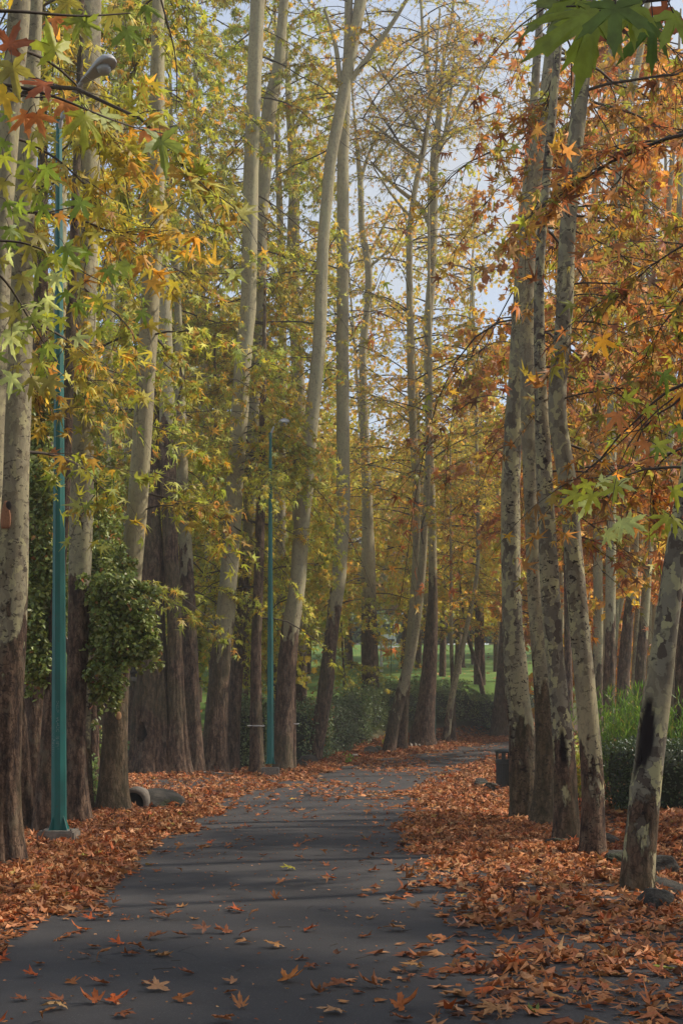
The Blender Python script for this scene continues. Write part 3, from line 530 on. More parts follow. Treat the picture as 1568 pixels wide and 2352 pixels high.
tree('slender sapling on the lawn in front of the hedge line with a green drooping crown', [(793, 1628, 8), (790, 1560, 6), (787, 1500, 5)], brown=9, mot=0, top=6.5, group='trees on the lawn beyond the hedge', fol=[LF(nb=14, h0=3.2, h1=6, L=1.6, az=0, spread=180, pal=PAL_G, keep=None, br=.012)])
tree('dark brown trunk half hidden behind the trunk that shades the litter bin', [(1145, 1694, 42), (1150, 1580, 28), (1157, 1472, 23), (1164, 1300, 20), (1170, 1100, 18)], brown=12, mot=0, fol=[CF(nb=20, h0=6, h1=18, nleaf=7, L=3.5, pal=PAL_LY)])

# right-hand row
tree('spotted brown plane trunk right behind the litter bin', [(1204, 1882, 66), (1200, 1800, 62), (1200, 1716, 60), (1184, 1563, 54), (1176, 1450, 47), (1173, 1372, 45), (1171, 1143, 42), (1177, 1000, 40), (1186, 850, 36), (1196, 650, 30), (1210, 450, 24)], brown=1.2, mot=0.85, fol=[RF(nb=20, h0=4, h1=13, L=3.4, az=100, spread=70), RF(nb=12, h0=4.5, h1=11, L=3.0, az=120, spread=50, keep=None, ntw=12, nleaf=4, rise=.7, droop=1.3, br=.016)])
tree('dark brown footed plane trunk squeezed between two spotted ones', [(1248, 1895, 66), (1252, 1800, 48), (1252, 1716, 44), (1246, 1600, 38), (1238, 1500, 36), (1226, 1334, 34), (1218, 1143, 30), (1213, 950, 36), (1210, 799, 36), (1208, 650, 38), (1213, 590, 38), (1225, 450, 38), (1238, 330, 38), (1254, 243, 36), (1266, 130, 32), (1276, 0, 28)], brown=1.9, mot=0.5, fol=[RF(nb=18, h0=4.5, h1=12, az=80)])
tree('mottled cream plane trunk with a long dark wound facing the path', [(1300, 1933, 60), (1299, 1850, 56), (1298, 1792, 55), (1292, 1700, 47), (1284, 1600, 42), (1276, 1525, 39), (1261, 1350, 43), (1252, 1143, 38), (1243, 950, 30), (1238, 799, 26), (1236, 650, 22), (1246, 500, 22), (1264, 300, 20), (1282, 100, 18)], brown=1.0, mot=0.95, scars=[(1.35, .22, 4.5, .35, .12)], fol=[RF(nb=12, h0=3.6, h1=10, az=60, spread=80), RF(nb=8, h0=3.4, h1=6, az=20, spread=50)])
T23, _ = tree('cream plane trunk with an elbow bend and dark flaking patches', [(1359, 1966, 62), (1360, 1880, 52), (1359, 1792, 51), (1352, 1700, 50), (1347, 1640, 49), (1337, 1525, 46), (1324, 1372, 45), (1314, 1250, 42), (1307, 1143, 41), (1296, 1050, 42), (1280, 990, 42), (1274, 930, 42), (1284, 830, 40), (1293, 764, 39), (1302, 521, 37), (1318, 347, 35), (1336, 174, 37), (1345, 87, 34), (1356, -60, 30)], brown=0.9, mot=0.75, flare=.12, fol=[RF(nb=11, h0=3.6, h1=9, L=2.6, az=40, spread=90)])
T24, _ = tree('leaning spotted cream plane trunk with a large dark bare wound at the right edge', [(1461, 2040, 78), (1466, 1950, 73), (1476, 1869, 71), (1483, 1790, 70), (1492, 1716, 68), (1505, 1620, 62), (1517, 1525, 58), (1530, 1430, 54), (1542, 1334, 52), (1568, 1180, 48), (1592, 1050, 44), (1625, 800, 40), (1640, 500, 36)], brown=0.55, mot=0.95, flare=.1, scars=[(1.52, .34, 3.75, 1.05, .2)], fol=[RF(nb=7, h0=5.0, h1=7, L=2.0, az=110, spread=50), RF(nb=6, h0=3.4, h1=5, L=1.8, az=95, spread=40, ntw=8)])
tree('dark plane trunk in the shade at the right edge behind the hedge', [(1562, 1720, 34), (1562, 1600, 29), (1564, 1450, 27), (1568, 1200, 24)], d=24, brown=9, mot=0.1, fol=[RF(nb=16, h0=6, h1=14, az=180, spread=100)])
RB = lambda **k: dict(dict(pal=PAL_RB, size=0.18, ntw=12, nleaf=11, tl=1.1, L=3.0, az=95, spread=85, rise=0.4, droop=0.6, lod=0, br=.025, nb=20, h0=4.5, h1=24), **k)
GR = 'sunlit plane trunks of the grove on the right'
tree('sunlit pale trunk seen just right of the elbow bent tree', [(1369, 1690, 30), (1371, 1560, 25), (1373, 1400, 23), (1371, 1200, 21), (1368, 900, 19), (1346, 640, 17), (1358, 500, 16), (1373, 375, 15), (1392, 200, 13)], d=38, brown=2.8, mot=.25, group=GR, fol=[RB()])
tree('sunlit trunk leaning right that forks above the tall green broom', [(1390, 1690, 33), (1397, 1560, 30), (1408, 1440, 25), (1417, 1300, 21), (1412, 1100, 20), (1404, 850, 19), (1402, 600, 17), (1412, 480, 16), (1422, 370, 14), (1432, 250, 12)], d=40, brown=3.4, mot=.3, group=GR, limbs=[[(1407, 1460, 13), (1422, 1400, 14), (1434, 1320, 14), (1442, 1200, 12), (1446, 1000, 9)]], fol=[RB()])
tree('dark footed sunlit trunk behind the middle of the tall green broom', [(1424, 1690, 32), (1430, 1560, 29), (1440, 1440, 25), (1455, 1300, 20), (1460, 1100, 17), (1462, 850, 16), (1480, 500, 14), (1492, 375, 13)], d=39, brown=4.6, mot=.2, group=GR, fol=[RB()])
tree('slimmest sunlit trunk of the grove, between two dark footed ones', [(1450, 1690, 18), (1455, 1560, 14), (1463, 1400, 12), (1470, 1250, 12), (1476, 1000, 11)], d=42, brown=0.8, mot=.5, group=GR, fol=[RB(nb=18)])
tree('brown footed sunlit trunk at the right end of the broom', [(1464, 1690, 30), (1468, 1560, 26), (1477, 1440, 23), (1487, 1300, 19), (1493, 1100, 17), (1503, 800, 15), (1524, 620, 14), (1540, 400, 12)], d=39.5, brown=3.8, mot=.2, group=GR, fol=[RB()])
tree('faint sunlit trunk of the grove closest to the leaning wounded tree', [(1500, 1690, 20), (1502, 1500, 16), (1506, 1300, 14), (1516, 1000, 13), (1532, 700, 12)], d=44, brown=1.6, mot=.2, group=GR, fol=[RB()])
tree('pale upper trunk forking in the orange leaves at the top right', [(1398, 1690, 26), (1402, 1200, 22), (1404, 800, 20), (1412, 500, 18), (1425, 312, 17), (1450, 208, 17), (1466, 140, 16), (1478, 60, 15)], d=33, brown=3.6, mot=.2, group=GR, limbs=[[(1446, 225, 12), (1425, 180, 10), (1405, 130, 8), (1390, 60, 6)]], fol=[RB(nb=20, h0=9, h1=20)])
tree('narrow sunlit trunk glimpsed between the wounded trunk and the elbow bent one', [(1282, 1700, 16), (1286, 1560, 13), (1288, 1400, 12), (1285, 1100, 11), (1280, 800, 10)], d=45, brown=0.8, mot=.2, group=GR, fol=[RB(nb=18, h0=6)])
tree('rosy brown trunk glimpsed left of the elbow bent tree', [(1306, 1700, 26), (1304, 1560, 19), (1302, 1400, 15), (1298, 1200, 13)], d=36, brown=7.6, mot=.0, group=GR, fol=[RB(nb=18, h0=6)])
tree('tall sunlit trunk leaning at the far right of the grove', [(1542, 1690, 22), (1540, 1400, 18), (1536, 1100, 16), (1546, 700, 15), (1560, 450, 13)], d=37, brown=3.6, mot=.2, group=GR, fol=[RB()])

for i_, (px, w_, d_) in enumerate(((1345, 13, 46), (1385, 14, 50), (1436, 12, 48), (1488, 14, 52), (1518, 12, 47), (1552, 13, 50), (1408, 11, 56), (1466, 11, 58))):
    tree('slim pale trunk far back among the orange leaves of the grove', [(px, 1680, w_ * 1.4), (px + 4, 1500, w_), (px + 2 + i_, 1200, w_ * .9), (px + 12, 800, w_ * .8), (px + 22 - 3 * i_, 500, w_ * .7)], d=d_, brown=2.6, mot=.2, group='slim pale trunks far back in the grove', fol=[])
# trunks deeper in on the left
GL = 'plane trunks standing deeper in on the left'
LB = lambda **k: LF(**dict(dict(nb=44, h0=3.5, h1=26, L=3.8, az=90, spread=180, size=.17, nleaf=10, lod=1), **k))
tree('wide grey plane trunk glimpsed behind the fluted footed tree', [(500, 1706, 40), (496, 1500, 34), (490, 1300, 36), (480, 1100, 34), (470, 950, 26), (462, 700, 22), (455, 400, 18)], brown=3, mot=.1, group=GL, fol=[LB()])
tree('dark narrow trunk with no pale bark left of the smooth pale stem', [(503, 1720, 20), (500, 1440, 17), (499, 1300, 16), (497, 1150, 12)], brown=14, mot=0, group=GL, fol=[LB(nb=14)])
tree('mottled plane trunk right of the second lamp post, seen through leaves', [(640, 1712, 30), (641, 1500, 26), (646, 1300, 26), (642, 1100, 26), (650, 900, 20), (648, 700, 18), (640, 400, 15)], brown=3, mot=.3, group=GL, fol=[LB()])
tree('tall grey trunk left of the leaning pale tree, forking near the top', [(690, 1712, 34), (690, 1500, 30), (688, 1250, 32), (686, 1000, 32), (684, 850, 30), (672, 600, 30), (676, 420, 24), (668, 300, 20), (662, 200, 14), (655, 60, 9)], brown=3, mot=.15, group=GL, limbs=[[(676, 300, 11), (700, 250, 9), (735, 200, 7), (760, 160, 5)]], fol=[LB()])
tree('brown trunk with ragged bark rising behind the round cut knot tree', [(300, 1700, 30), (298, 1500, 27), (296, 1200, 25), (290, 900, 26), (290, 500, 28), (282, 280, 24), (275, 60, 18)], brown=4, mot=.2, group=GL, fol=[LB()])
tree('slim pale trunk behind the ring scarred trunk', [(424, 1700, 28), (426, 1500, 24), (424, 1150, 20), (418, 1050, 20), (405, 800, 18), (398, 500, 16)], brown=3, mot=.2, group=GL, fol=[LB()])
tree('brown trunk far left behind the evergreen shrub', [(130, 1700, 40), (132, 1300, 34), (135, 900, 30), (140, 500, 28)], d=28, brown=4, mot=.2, group=GL, fol=[LB(nb=20)])
tree('pale trunk in the leaves between the lamp head and the next tall trunk', [(240, 1700, 32), (238, 1300, 28), (246, 900, 26), (262, 500, 22), (280, 200, 18)], d=30, brown=4, mot=.2, group=GL, fol=[LB()])
tree('dark thin trunk just right of the leaning pale tree foot', [(686, 1690, 14), (685, 1440, 10), (684, 1250, 9)], brown=12, mot=0, group=GL, fol=[LB(nb=8, h1=10)])
# off-frame neighbours whose boughs hang into the picture, drawn leaf by leaf
def near_tree(label, base, top, trunk_r, boughs, lv, name='plane_tree', brown=2.2):
    """boughs: lists of (px,py,d,r); lv: (px,py,d,size,droop angle deg from down in the picture, colour, turn)"""
    g = np.random.default_rng(int(base[0] * 100) % 97 + 5); bx, by = base; bz = float(terrain(bx, by))
    root = empty(name, (bx, by, bz)); org = np.array([bx, by, bz])
    path = resample(np.array([(bx, by, bz - .3, trunk_r * 1.25), (bx, by, bz + 1, trunk_r), (bx * 1.01, by, bz + top * .5, trunk_r * .8), (bx * 1.03, by + .2, bz + top, trunk_r * .5), (bx * 1.03, by + .3, bz + top + 5, .03)]), .1)
    V, Q, sc, Z = loft(path, 26, 77)
    mesh_np('trunk', V, Q.ravel(), np.arange(len(Q)) * 4, [BARK], root, None, True, {'brown': brown - V[:, 2] + bz, 'mot': np.full(len(V), .5), 'scar': sc}, None, org)
    gr = []
    for bo in boughs:
        a = np.array([(*P(px, py, d), r) for px, py, d, r in bo])
        a = resample(a, 0.05); V, Q = tubes(a[None, :, :3], a[None, :, 3], 6); gr.append((V, Q, 1, None))
    if lv:
        pos = np.array([P(l[0], l[1], l[2]) for l in lv]); sz = np.array([l[3] for l in lv]); a = np.array([R(l[4]) for l in lv])
        yd = np.stack([np.sin(a), g.uniform(-.35, .1, len(lv)), -np.cos(a)], 1)
        nr = np.stack([g.normal(0, .3, len(lv)) + np.array([l[6] for l in lv]), np.full(len(lv), -1.0), g.uniform(.1, .8, len(lv))], 1)
        V, Fc, Cc = leaves(2, pos, yd, nr, sz, np.array([l[5] for l in lv]) * g.uniform(.85, 1.15, (len(lv), 1)), 0.22, 0.3, g); gr.append((V, Fc, 0, Cc))
        # stalks
        st = pos - yd * 0.0; e = pos - yd / np.linalg.norm(yd, axis=1)[:, None] * (sz * .45)[:, None]; e[:, 2] += .01
        PLs = np.stack([st, (st + e) / 2 + np.array([0, 0, .006]), e], 1); V, Q = tubes(PLs, np.full((len(lv), 3), .0016), 4); gr.append((V, Q, 1, None))
    cat_mesh('crown', gr, [LEAF, TWIG], root, False, org)
    return root
g = np.random.default_rng(21)
def cluster(g, cx, cy, d, sx, sy, n, size, cols):
    return [(g.normal(cx, sx), g.normal(cy, sy), d + g.normal(0, .15), size * g.uniform(.7, 1.15), g.uniform(-75, 75), cols[g.integers(len(cols))], g.normal(0, .5)) for _ in range(n)]
GS = [GREEN, YGREEN, OLIVE, (0.15, 0.18, 0.025)]
# upper left
lv = [(30, 150, 4.6, .13, 10, OLIVE, .2), (128, 120, 4.9, .15, -165, YGREEN, .2), (110, 195, 4.7, .115, -100, RUST, .5), (150, 235, 5.0, .10, 15, ORANGE, .3), (62, 262, 4.8, .10, -40, ORANGE, .2), (85, 262, 4.8, .10, 20, ORANGE, .4),
      (195, 262, 4.9, .14, 5, YGREEN, .2), (370, 320, 5.6, .17, 10, (0.14, .17, .03), .3), (330, 300, 5.8, .11, 80, ORANGE, .4), (235, 262, 5.2, .11, 50, PALE, .4), (20, 110, 4.6, .11, 160, RUST, .3), (15, 215, 4.7, .12, -40, YELLOW, .2)]
lv += cluster(g, 90, 610, 6.2, 65, 120, 34, .10, GS + [PALE]) + cluster(g, 60, 800, 6.6, 50, 70, 20, .10, GS + [PALE]) + cluster(g, 130, 30, 6.3, 90, 35, 13, .13, GS + [ORANGE, YELLOW]) + cluster(g, 60, 400, 6.0, 45, 60, 16, .10, GS) + cluster(g, 230, 640, 6.6, 60, 60, 16, .10, GS + [GOLD])
br = [[(-420, 330, 5.6, .022), (-150, 200, 5.2, .014), (0, 190, 4.9, .007), (100, 205, 4.9, .005), (220, 262, 5.0, .004), (330, 300, 5.6, .003), (385, 308, 5.7, .002)],
      [(0, 190, 4.9, .005), (60, 240, 4.8, .003), (140, 215, 4.9, .002)], [(-420, 330, 5.6, .02), (-100, 560, 6.0, .010), (20, 640, 6.4, .006), (80, 760, 6.5, .004), (130, 830, 6.6, .003)],
      [(-100, 560, 6.0, .008), (60, 545, 6.1, .005), (160, 610, 6.3, .003), (260, 660, 6.5, .002)], [(-300, 60, 5.8, .015), (0, 20, 6.0, .008), (180, 40, 6.2, .005), (300, 30, 6.4, .003)], [(360, -40, 6.6, .006), (385, 60, 6.6, .005), (410, 120, 6.6, .004), (405, 260, 6.6, .002)]]
r = near_tree('plane tree whose bough crosses the top left corner with rust and green leaves hanging close by', (-3.3, 5.9), 8, .2, br, lv); tag(r, 'plane tree whose bough crosses the top left corner, big green and rust leaves hanging', 'tree', 'plane trees along the avenue')
# upper right
g = np.random.default_rng(4)
BG = (0.14, 0.17, 0.018)
lv = [(1375, 25, 2.9, .19, -62, BG, .1), (1350, 45, 3.1, .13, -20, BG, .3), (1412, 10, 2.8, .12, -5, (0.07, .10, .015), -.2), (1498, 45, 3.2, .12, 5, (0.05, .08, .01), .1), (1470, 15, 3.0, .10, -60, BG, .3), (1545, 30, 3.1, .11, 30, BG, .1), (1345, 65, 3.2, .08, 0, RUST, .6), (1395, 40, 3.1, .07, 60, DARK, .5), (1530, 20, 3.4, .09, -30, RUST, .5),
      (1300, 20, 3.2, .12, -75, (0.09, .11, .03), .2), (1440, 30, 3.0, .08, 20, BG, .4), (1560, 60, 3.3, .08, 60, RUST, .6), (1330, 5, 3.2, .1, -120, BG, .3), (1475, 60, 3.3, .08, -100, BG, .3)]
lv += cluster(g, 1420, 1235, 5.6, 40, 25, 5, .09, [PALE, PALE, YGREEN]) + cluster(g, 1500, 950, 6.0, 70, 90, 12, .10, [YGREEN, GREEN, GOLD, ORANGE]) + cluster(g, 1540, 1180, 5.6, 40, 60, 6, .1, [RUST, YGREEN]) + cluster(g, 1330, 1110, 6.2, 50, 30, 6, .1, [PALE, YGREEN])
br = [[(2300, -350, 4.4, .03), (1700, -60, 3.6, .012), (1560, -5, 3.2, .006), (1440, 5, 3.0, .004), (1360, 18, 3.0, .003), (1300, 15, 3.1, .002)], [(2200, 500, 5.6, .014), (1750, 800, 6.0, .008), (1560, 900, 6.0, .005), (1480, 960, 6.0, .003), (1420, 1050, 6.0, .002), (1400, 1180, 5.8, .0015)], [(1480, 960, 6.0, .003), (1380, 1060, 6.2, .002), (1320, 1100, 6.2, .0015)]]
r = near_tree('near tree', (3.4, 4.9), 8, .2, br, lv); tag(r, 'plane tree reaching in at the top right corner with very large green leaves', 'tree', 'plane trees along the avenue')

# ------------------------------------------------------------------ trees filling the distance
def far_tree(x, y, h, w, pal, nl, size, label, group, low=0.12, trunk=.16, lod=0, seed=1, cat='tree', dens=1.0, name='autumn_tree', m_=None):
    g = np.random.default_rng(seed); z0 = float(terrain(x, y)); root = empty(name, (x, y, z0)); org = np.array([x, y, z0])
    lean = g.normal(0, .04, 2)
    path = resample(np.array([(x, y, z0 - .3, trunk * 1.25), (x + lean[0] * h * .4, y + lean[1] * h * .4, z0 + h * .45, trunk * .7), (x + lean[0] * h, y + lean[1] * h, z0 + h * .9, .03)]), .5)
    V, Q, sc, Z = loft(path, 9, seed, .04)
    mesh_np('trunk', V, Q.ravel(), np.arange(len(Q)) * 4, [BARK], root, None, True, {'brown': 3.5 - V[:, 2] + z0, 'mot': np.full(len(V), .2), 'scar': sc}, None, org)
    nb = 34; hh = g.uniform(low, .95, nb) * h; ph = g.uniform(0, 6.28, nb); prof = np.sin(np.pi * np.clip((hh / h - low * .5) / (1.05 - low * .5), 0, 1)) ** .55
    Ln = w * prof * g.uniform(.5, 1.1, nb); st = np.stack([np.interp(z0 + hh, path[:, 2], path[:, k]) for k in range(3)], 1); D = np.stack([np.cos(ph), np.sin(ph), g.uniform(.1, .6, nb)], 1)
    t = np.linspace(0, 1, 6)[None, :, None]; B = st[:, None] + D[:, None] * Ln[:, None, None] * t; B[..., 2] -= Ln[:, None] * .35 * t[..., 0] ** 2
    V, Q = tubes(B, trunk * .28 * (1.1 - t[..., 0]) * np.ones((nb, 1)), 4)
    N = nl; bi = g.integers(0, nb, N); s = g.uniform(.25, 1.05, N) ** .7; kf = np.clip(s, 0, 1) * 5; k0 = np.minimum(kf.astype(int), 4); fr = (kf - k0)[:, None]
    # leaf sprays: shared centres so that gaps stay open between them
    nsp = max(N // 14, 1); spc = g.normal(0, 1, (nsp, 3)) * np.array([.55, .55, .4]) * w * .28; si = g.integers(0, nsp, N); bi = (si * 7) % nb; s0 = g.uniform(.2, 1, nsp)[si]; kf = s0 * 5; k0 = np.minimum(kf.astype(int), 4); fr = (kf - k0)[:, None]
    p = B[bi, k0] * (1 - fr) + B[bi, k0 + 1] * fr + spc[si] + g.normal(0, .22, (N, 3)) * np.array([1, 1, .8])
    ok = p[:, 2] > terrain(p[:, 0], p[:, 1]) + .3; p = p[ok]; N = len(p); si = si[ok]
    a = g.uniform(0, 6.28, N); outd = np.stack([np.cos(a), np.sin(a), -g.uniform(0, 1.2, N)], 1); nr = g.normal(0, .6, (N, 3)) + np.array([0, 0, .7])
    spcol = palette(g, nsp, pal)[si]; cl = palette(g, N, pal) * .6 + spcol * .4
    LV, LFc, LC = leaves(lod, p, outd, nr, size * g.uniform(.6, 1.2, N), cl, g=g)
    cat_mesh('crown', [(LV, LFc, 0, LC), (V, Q, 1, None)], [m_ or LEAF, TWIG], root, False, org)
    tag(root, label, cat, group); return root
g = np.random.default_rng(99)
rows = []
FG = {'a': ('yellow green trees beyond the lawn', 'yellow green plane tree in the leafy backdrop beyond the lawn'), 'b': ('orange trees behind the right grove', 'orange leaved plane tree in the backdrop behind the right grove'),
      'c': ('golden trees at the bend of the path', 'golden leaved tree of the backdrop where the path bends away'), 'd': ('tall trees at the far end of the park', 'hazy tall tree at the far end of the park')}
def px2x(px, d): return (px - CX) / F * d
k = 0
def ftree(key, px, d, h, w, pal, nl, size, **kw):
    global k; k += 1
    far_tree(px2x(px, d), d, h, w, pal, nl, size, FG[key][1], FG[key][0], seed=500 + k, **kw)
for px in range(-60, 700, 130): ftree('a', px + g.uniform(-20, 20), g.uniform(46, 62), g.uniform(15, 21), 4.2, PAL_LY if k % 2 else PAL_L, 3000, .26, low=.18)
for px in range(-80, 720, 100): ftree('a', px + g.uniform(-30, 30), g.uniform(76, 92), g.uniform(16, 19), 6, PAL_LY, 3000, .36, low=.1)
for px, d in ((650, 62), (705, 70), (760, 66), (805, 74), (850, 70), (960, 74), (1015, 68), (1060, 76), (1095, 62), (1140, 72), (1170, 64)): ftree('c', px, d, g.uniform(12, 15), 3.6, [(6, (.36, .36, .04)), (4, YELLOW), (1, OLIVE), (2, PALE), (1.5, GOLD)], 2600, .21, low=.24)
for px in (690, 760, 850, 940, 1010, 1090, 1170, 1240): ftree('d', px + g.uniform(-15, 15), g.uniform(116, 135), g.uniform(14, 18), 6, [(3, (.17, .17, .05)), (2, YGREEN), (2, GOLD), (2, OLIVE), (1, TAN)], 3800, .44, low=.04)
for px in range(1230, 1620, 62): ftree('b', px + g.uniform(-18, 18), g.uniform(52, 60) if px > 1280 else g.uniform(72, 80), g.uniform(14, 18), 4.0, PAL_RB, 2300, .26, low=.12)
for px in range(1200, 1640, 120): ftree('b', px + g.uniform(-20, 20), g.uniform(84, 95), g.uniform(18, 22), 6, PAL_RB, 2200, .40, low=.06)

FG['e'] = ('young green trees with low boughs along the lawn', 'young yellow green tree with low boughs at the edge of the lawn')
for px, d in ((330, 44), (400, 50), (450, 42), (520, 46), (580, 41), (625, 47), (600, 60), (480, 58), (1085, 78)): ftree('e', px, d, g.uniform(6.5, 8.5), 2.6, PAL_G if px < 800 else PAL_LY, 1800, .19, low=.22, trunk=.07)
# unseen trees added on both sides of the viewer to shade the near path
gn = np.random.default_rng(31)
for i_, (x_, y_) in enumerate(((6.5, 1.5), (9.5, 5.5), (11.5, 10.5), (16, 8), (13, 2), (14, 18.5), (-5.5, 2), (-8, 7))):
    far_tree(x_, y_, gn.uniform(14, 17), 3.6, PAL_R if x_ > 0 else PAL_L, 2600, .24, 'unseen plane tree added outside the frame to shade the path', 'added shade trees outside the frame', seed=900 + i_, low=.24, trunk=.2, name='plane_tree')
FG['f'] = ('tall thinly leaved trees closing the sky over the bend', 'tall plane tree with a thin golden crown rising over the bend')
for px, d, hh_ in ((860, 66, 24), (925, 74, 27), (985, 64, 25), (1050, 70, 28), (1105, 62, 22), (800, 78, 27), (1150, 74, 27)): ftree('f', px, d, hh_, 4.2, PAL_C, 2100, .17, low=.3, lod=0)
# evergreen shrub tree on the left, glossy and dark
def evergreen():
    d = 20.6; x, y, _ = P(212, 1870, d); z0 = float(terrain(x, y)); root = empty('evergreen_tree', (x, y, z0)); org = np.array([x, y, z0]); g = np.random.default_rng(8)
    tr = []
    for pts in ([(214, 1880, 46), (212, 1750, 34), (214, 1600, 28), (205, 1400, 22), (190, 1200, 14), (170, 1000, 8)], [(212, 1700, 18), (240, 1560, 13), (275, 1480, 9), (300, 1440, 5)], [(208, 1640, 16), (160, 1500, 12), (110, 1350, 9), (80, 1200, 6)]):
        a = resample(np.array([(*P(p[0], p[1], d), p[2] * d / F / 2) for p in pts]), .15); V, Q, sc, Z = loft(a, 14, 3, .06)
        mesh_np('trunk' if not tr else 'limb', V, Q.ravel(), np.arange(len(Q)) * 4, [BARK], root, None, True, {'brown': np.full(len(V), 9.), 'mot': np.zeros(len(V)), 'scar': sc}, None, org); tr.append(1)
    blobs = [(280, 1440, 17.6, 52, 80, 1800), (322, 1490, 17.5, 34, 34, 700), (236, 1470, 17.7, 36, 44, 800), (300, 1350, 17.7, 44, 30, 700), (262, 1580, 17.7, 18, 45, 350), (345, 1465, 17.4, 16, 22, 160), (200, 1400, 18.2, 26, 70, 500), (232, 1560, 17.9, 30, 60, 500), (290, 1300, 18.5, 26, 34, 400), (335, 1440, 17.6, 22, 40, 400), (240, 1290, 19.2, 40, 60, 1300), (225, 1170, 19.3, 40, 80, 1500), (250, 1370, 17.6, 48, 60, 1300), (318, 1410, 17.5, 30, 60, 800), (245, 1535, 17.6, 38, 42, 900), (215, 1560, 20.8, 20, 55, 500), (228, 1760, 20.9, 22, 80, 420),
             (88, 1450, 16.1, 36, 110, 2200), (86, 1290, 16.1, 34, 110, 2000), (98, 1120, 16.2, 36, 90, 1700), (95, 960, 16.3, 34, 90, 1500), (92, 1530, 16.0, 30, 40, 600), (110, 870, 16.3, 32, 50, 500), (235, 1240, 21.4, 35, 80, 1300), (225, 1080, 21.8, 35, 80, 1100), (150, 1350, 21.8, 50, 120, 1600), (160, 1080, 22.2, 60, 130, 1600)]
    PP = []
    for cx, cy, dd, rx, rz, nn in blobs:
        nn = int(nn * 1.6); ns = max(nn // 26, 4); u_ = g.normal(0, 1, (ns, 3)); u_ /= np.linalg.norm(u_, axis=1)[:, None]; u_ *= g.uniform(.3, 1.2, ns)[:, None] ** .8; u_ *= np.where(g.uniform(0, 1, ns) < .22, 1.5, 1.)[:, None]; si = g.integers(0, ns, nn); v = u_[si] + g.normal(0, .11, (nn, 3)) + np.array([0, 0, -.18]) * g.uniform(0, 1, nn)[:, None] ** 2; rr = np.ones(nn)
        c = np.array(P(cx, cy, dd)); PP.append(c + v * rr[:, None] * np.array([rx * dd / F, rx * dd / F * 1.1, rz * dd / F]))
    p = np.concatenate(PP); p = p[p[:, 2] > terrain(p[:, 0], p[:, 1]) + .2]; N = len(p)
    a = g.uniform(0, 6.28, N); yd = np.stack([np.cos(a), np.sin(a), -g.uniform(0, 1.3, N)], 1); nr = g.normal(0, .6, (N, 3)) + np.array([0, -.3, .7])
    cl = palette(g, N, [(4, (.09, .13, .02)), (5, (.16, .20, .035)), (5, (.26, .30, .07)), (.35, (.30, .09, .02)), (.5, (.2, .16, .02))])
    LV, LFc, LC = leaves(9, p, yd, nr, .072 * g.uniform(.6, 1.2, N), cl, .15, .3, g=g)
    cat_mesh('crown', [(LV, LFc, 0, LC)], [GLOSSY], root, False, org)
    tag(root, 'dark glossy evergreen tree with drooping small leaves among the left trunks', 'tree')
evergreen()

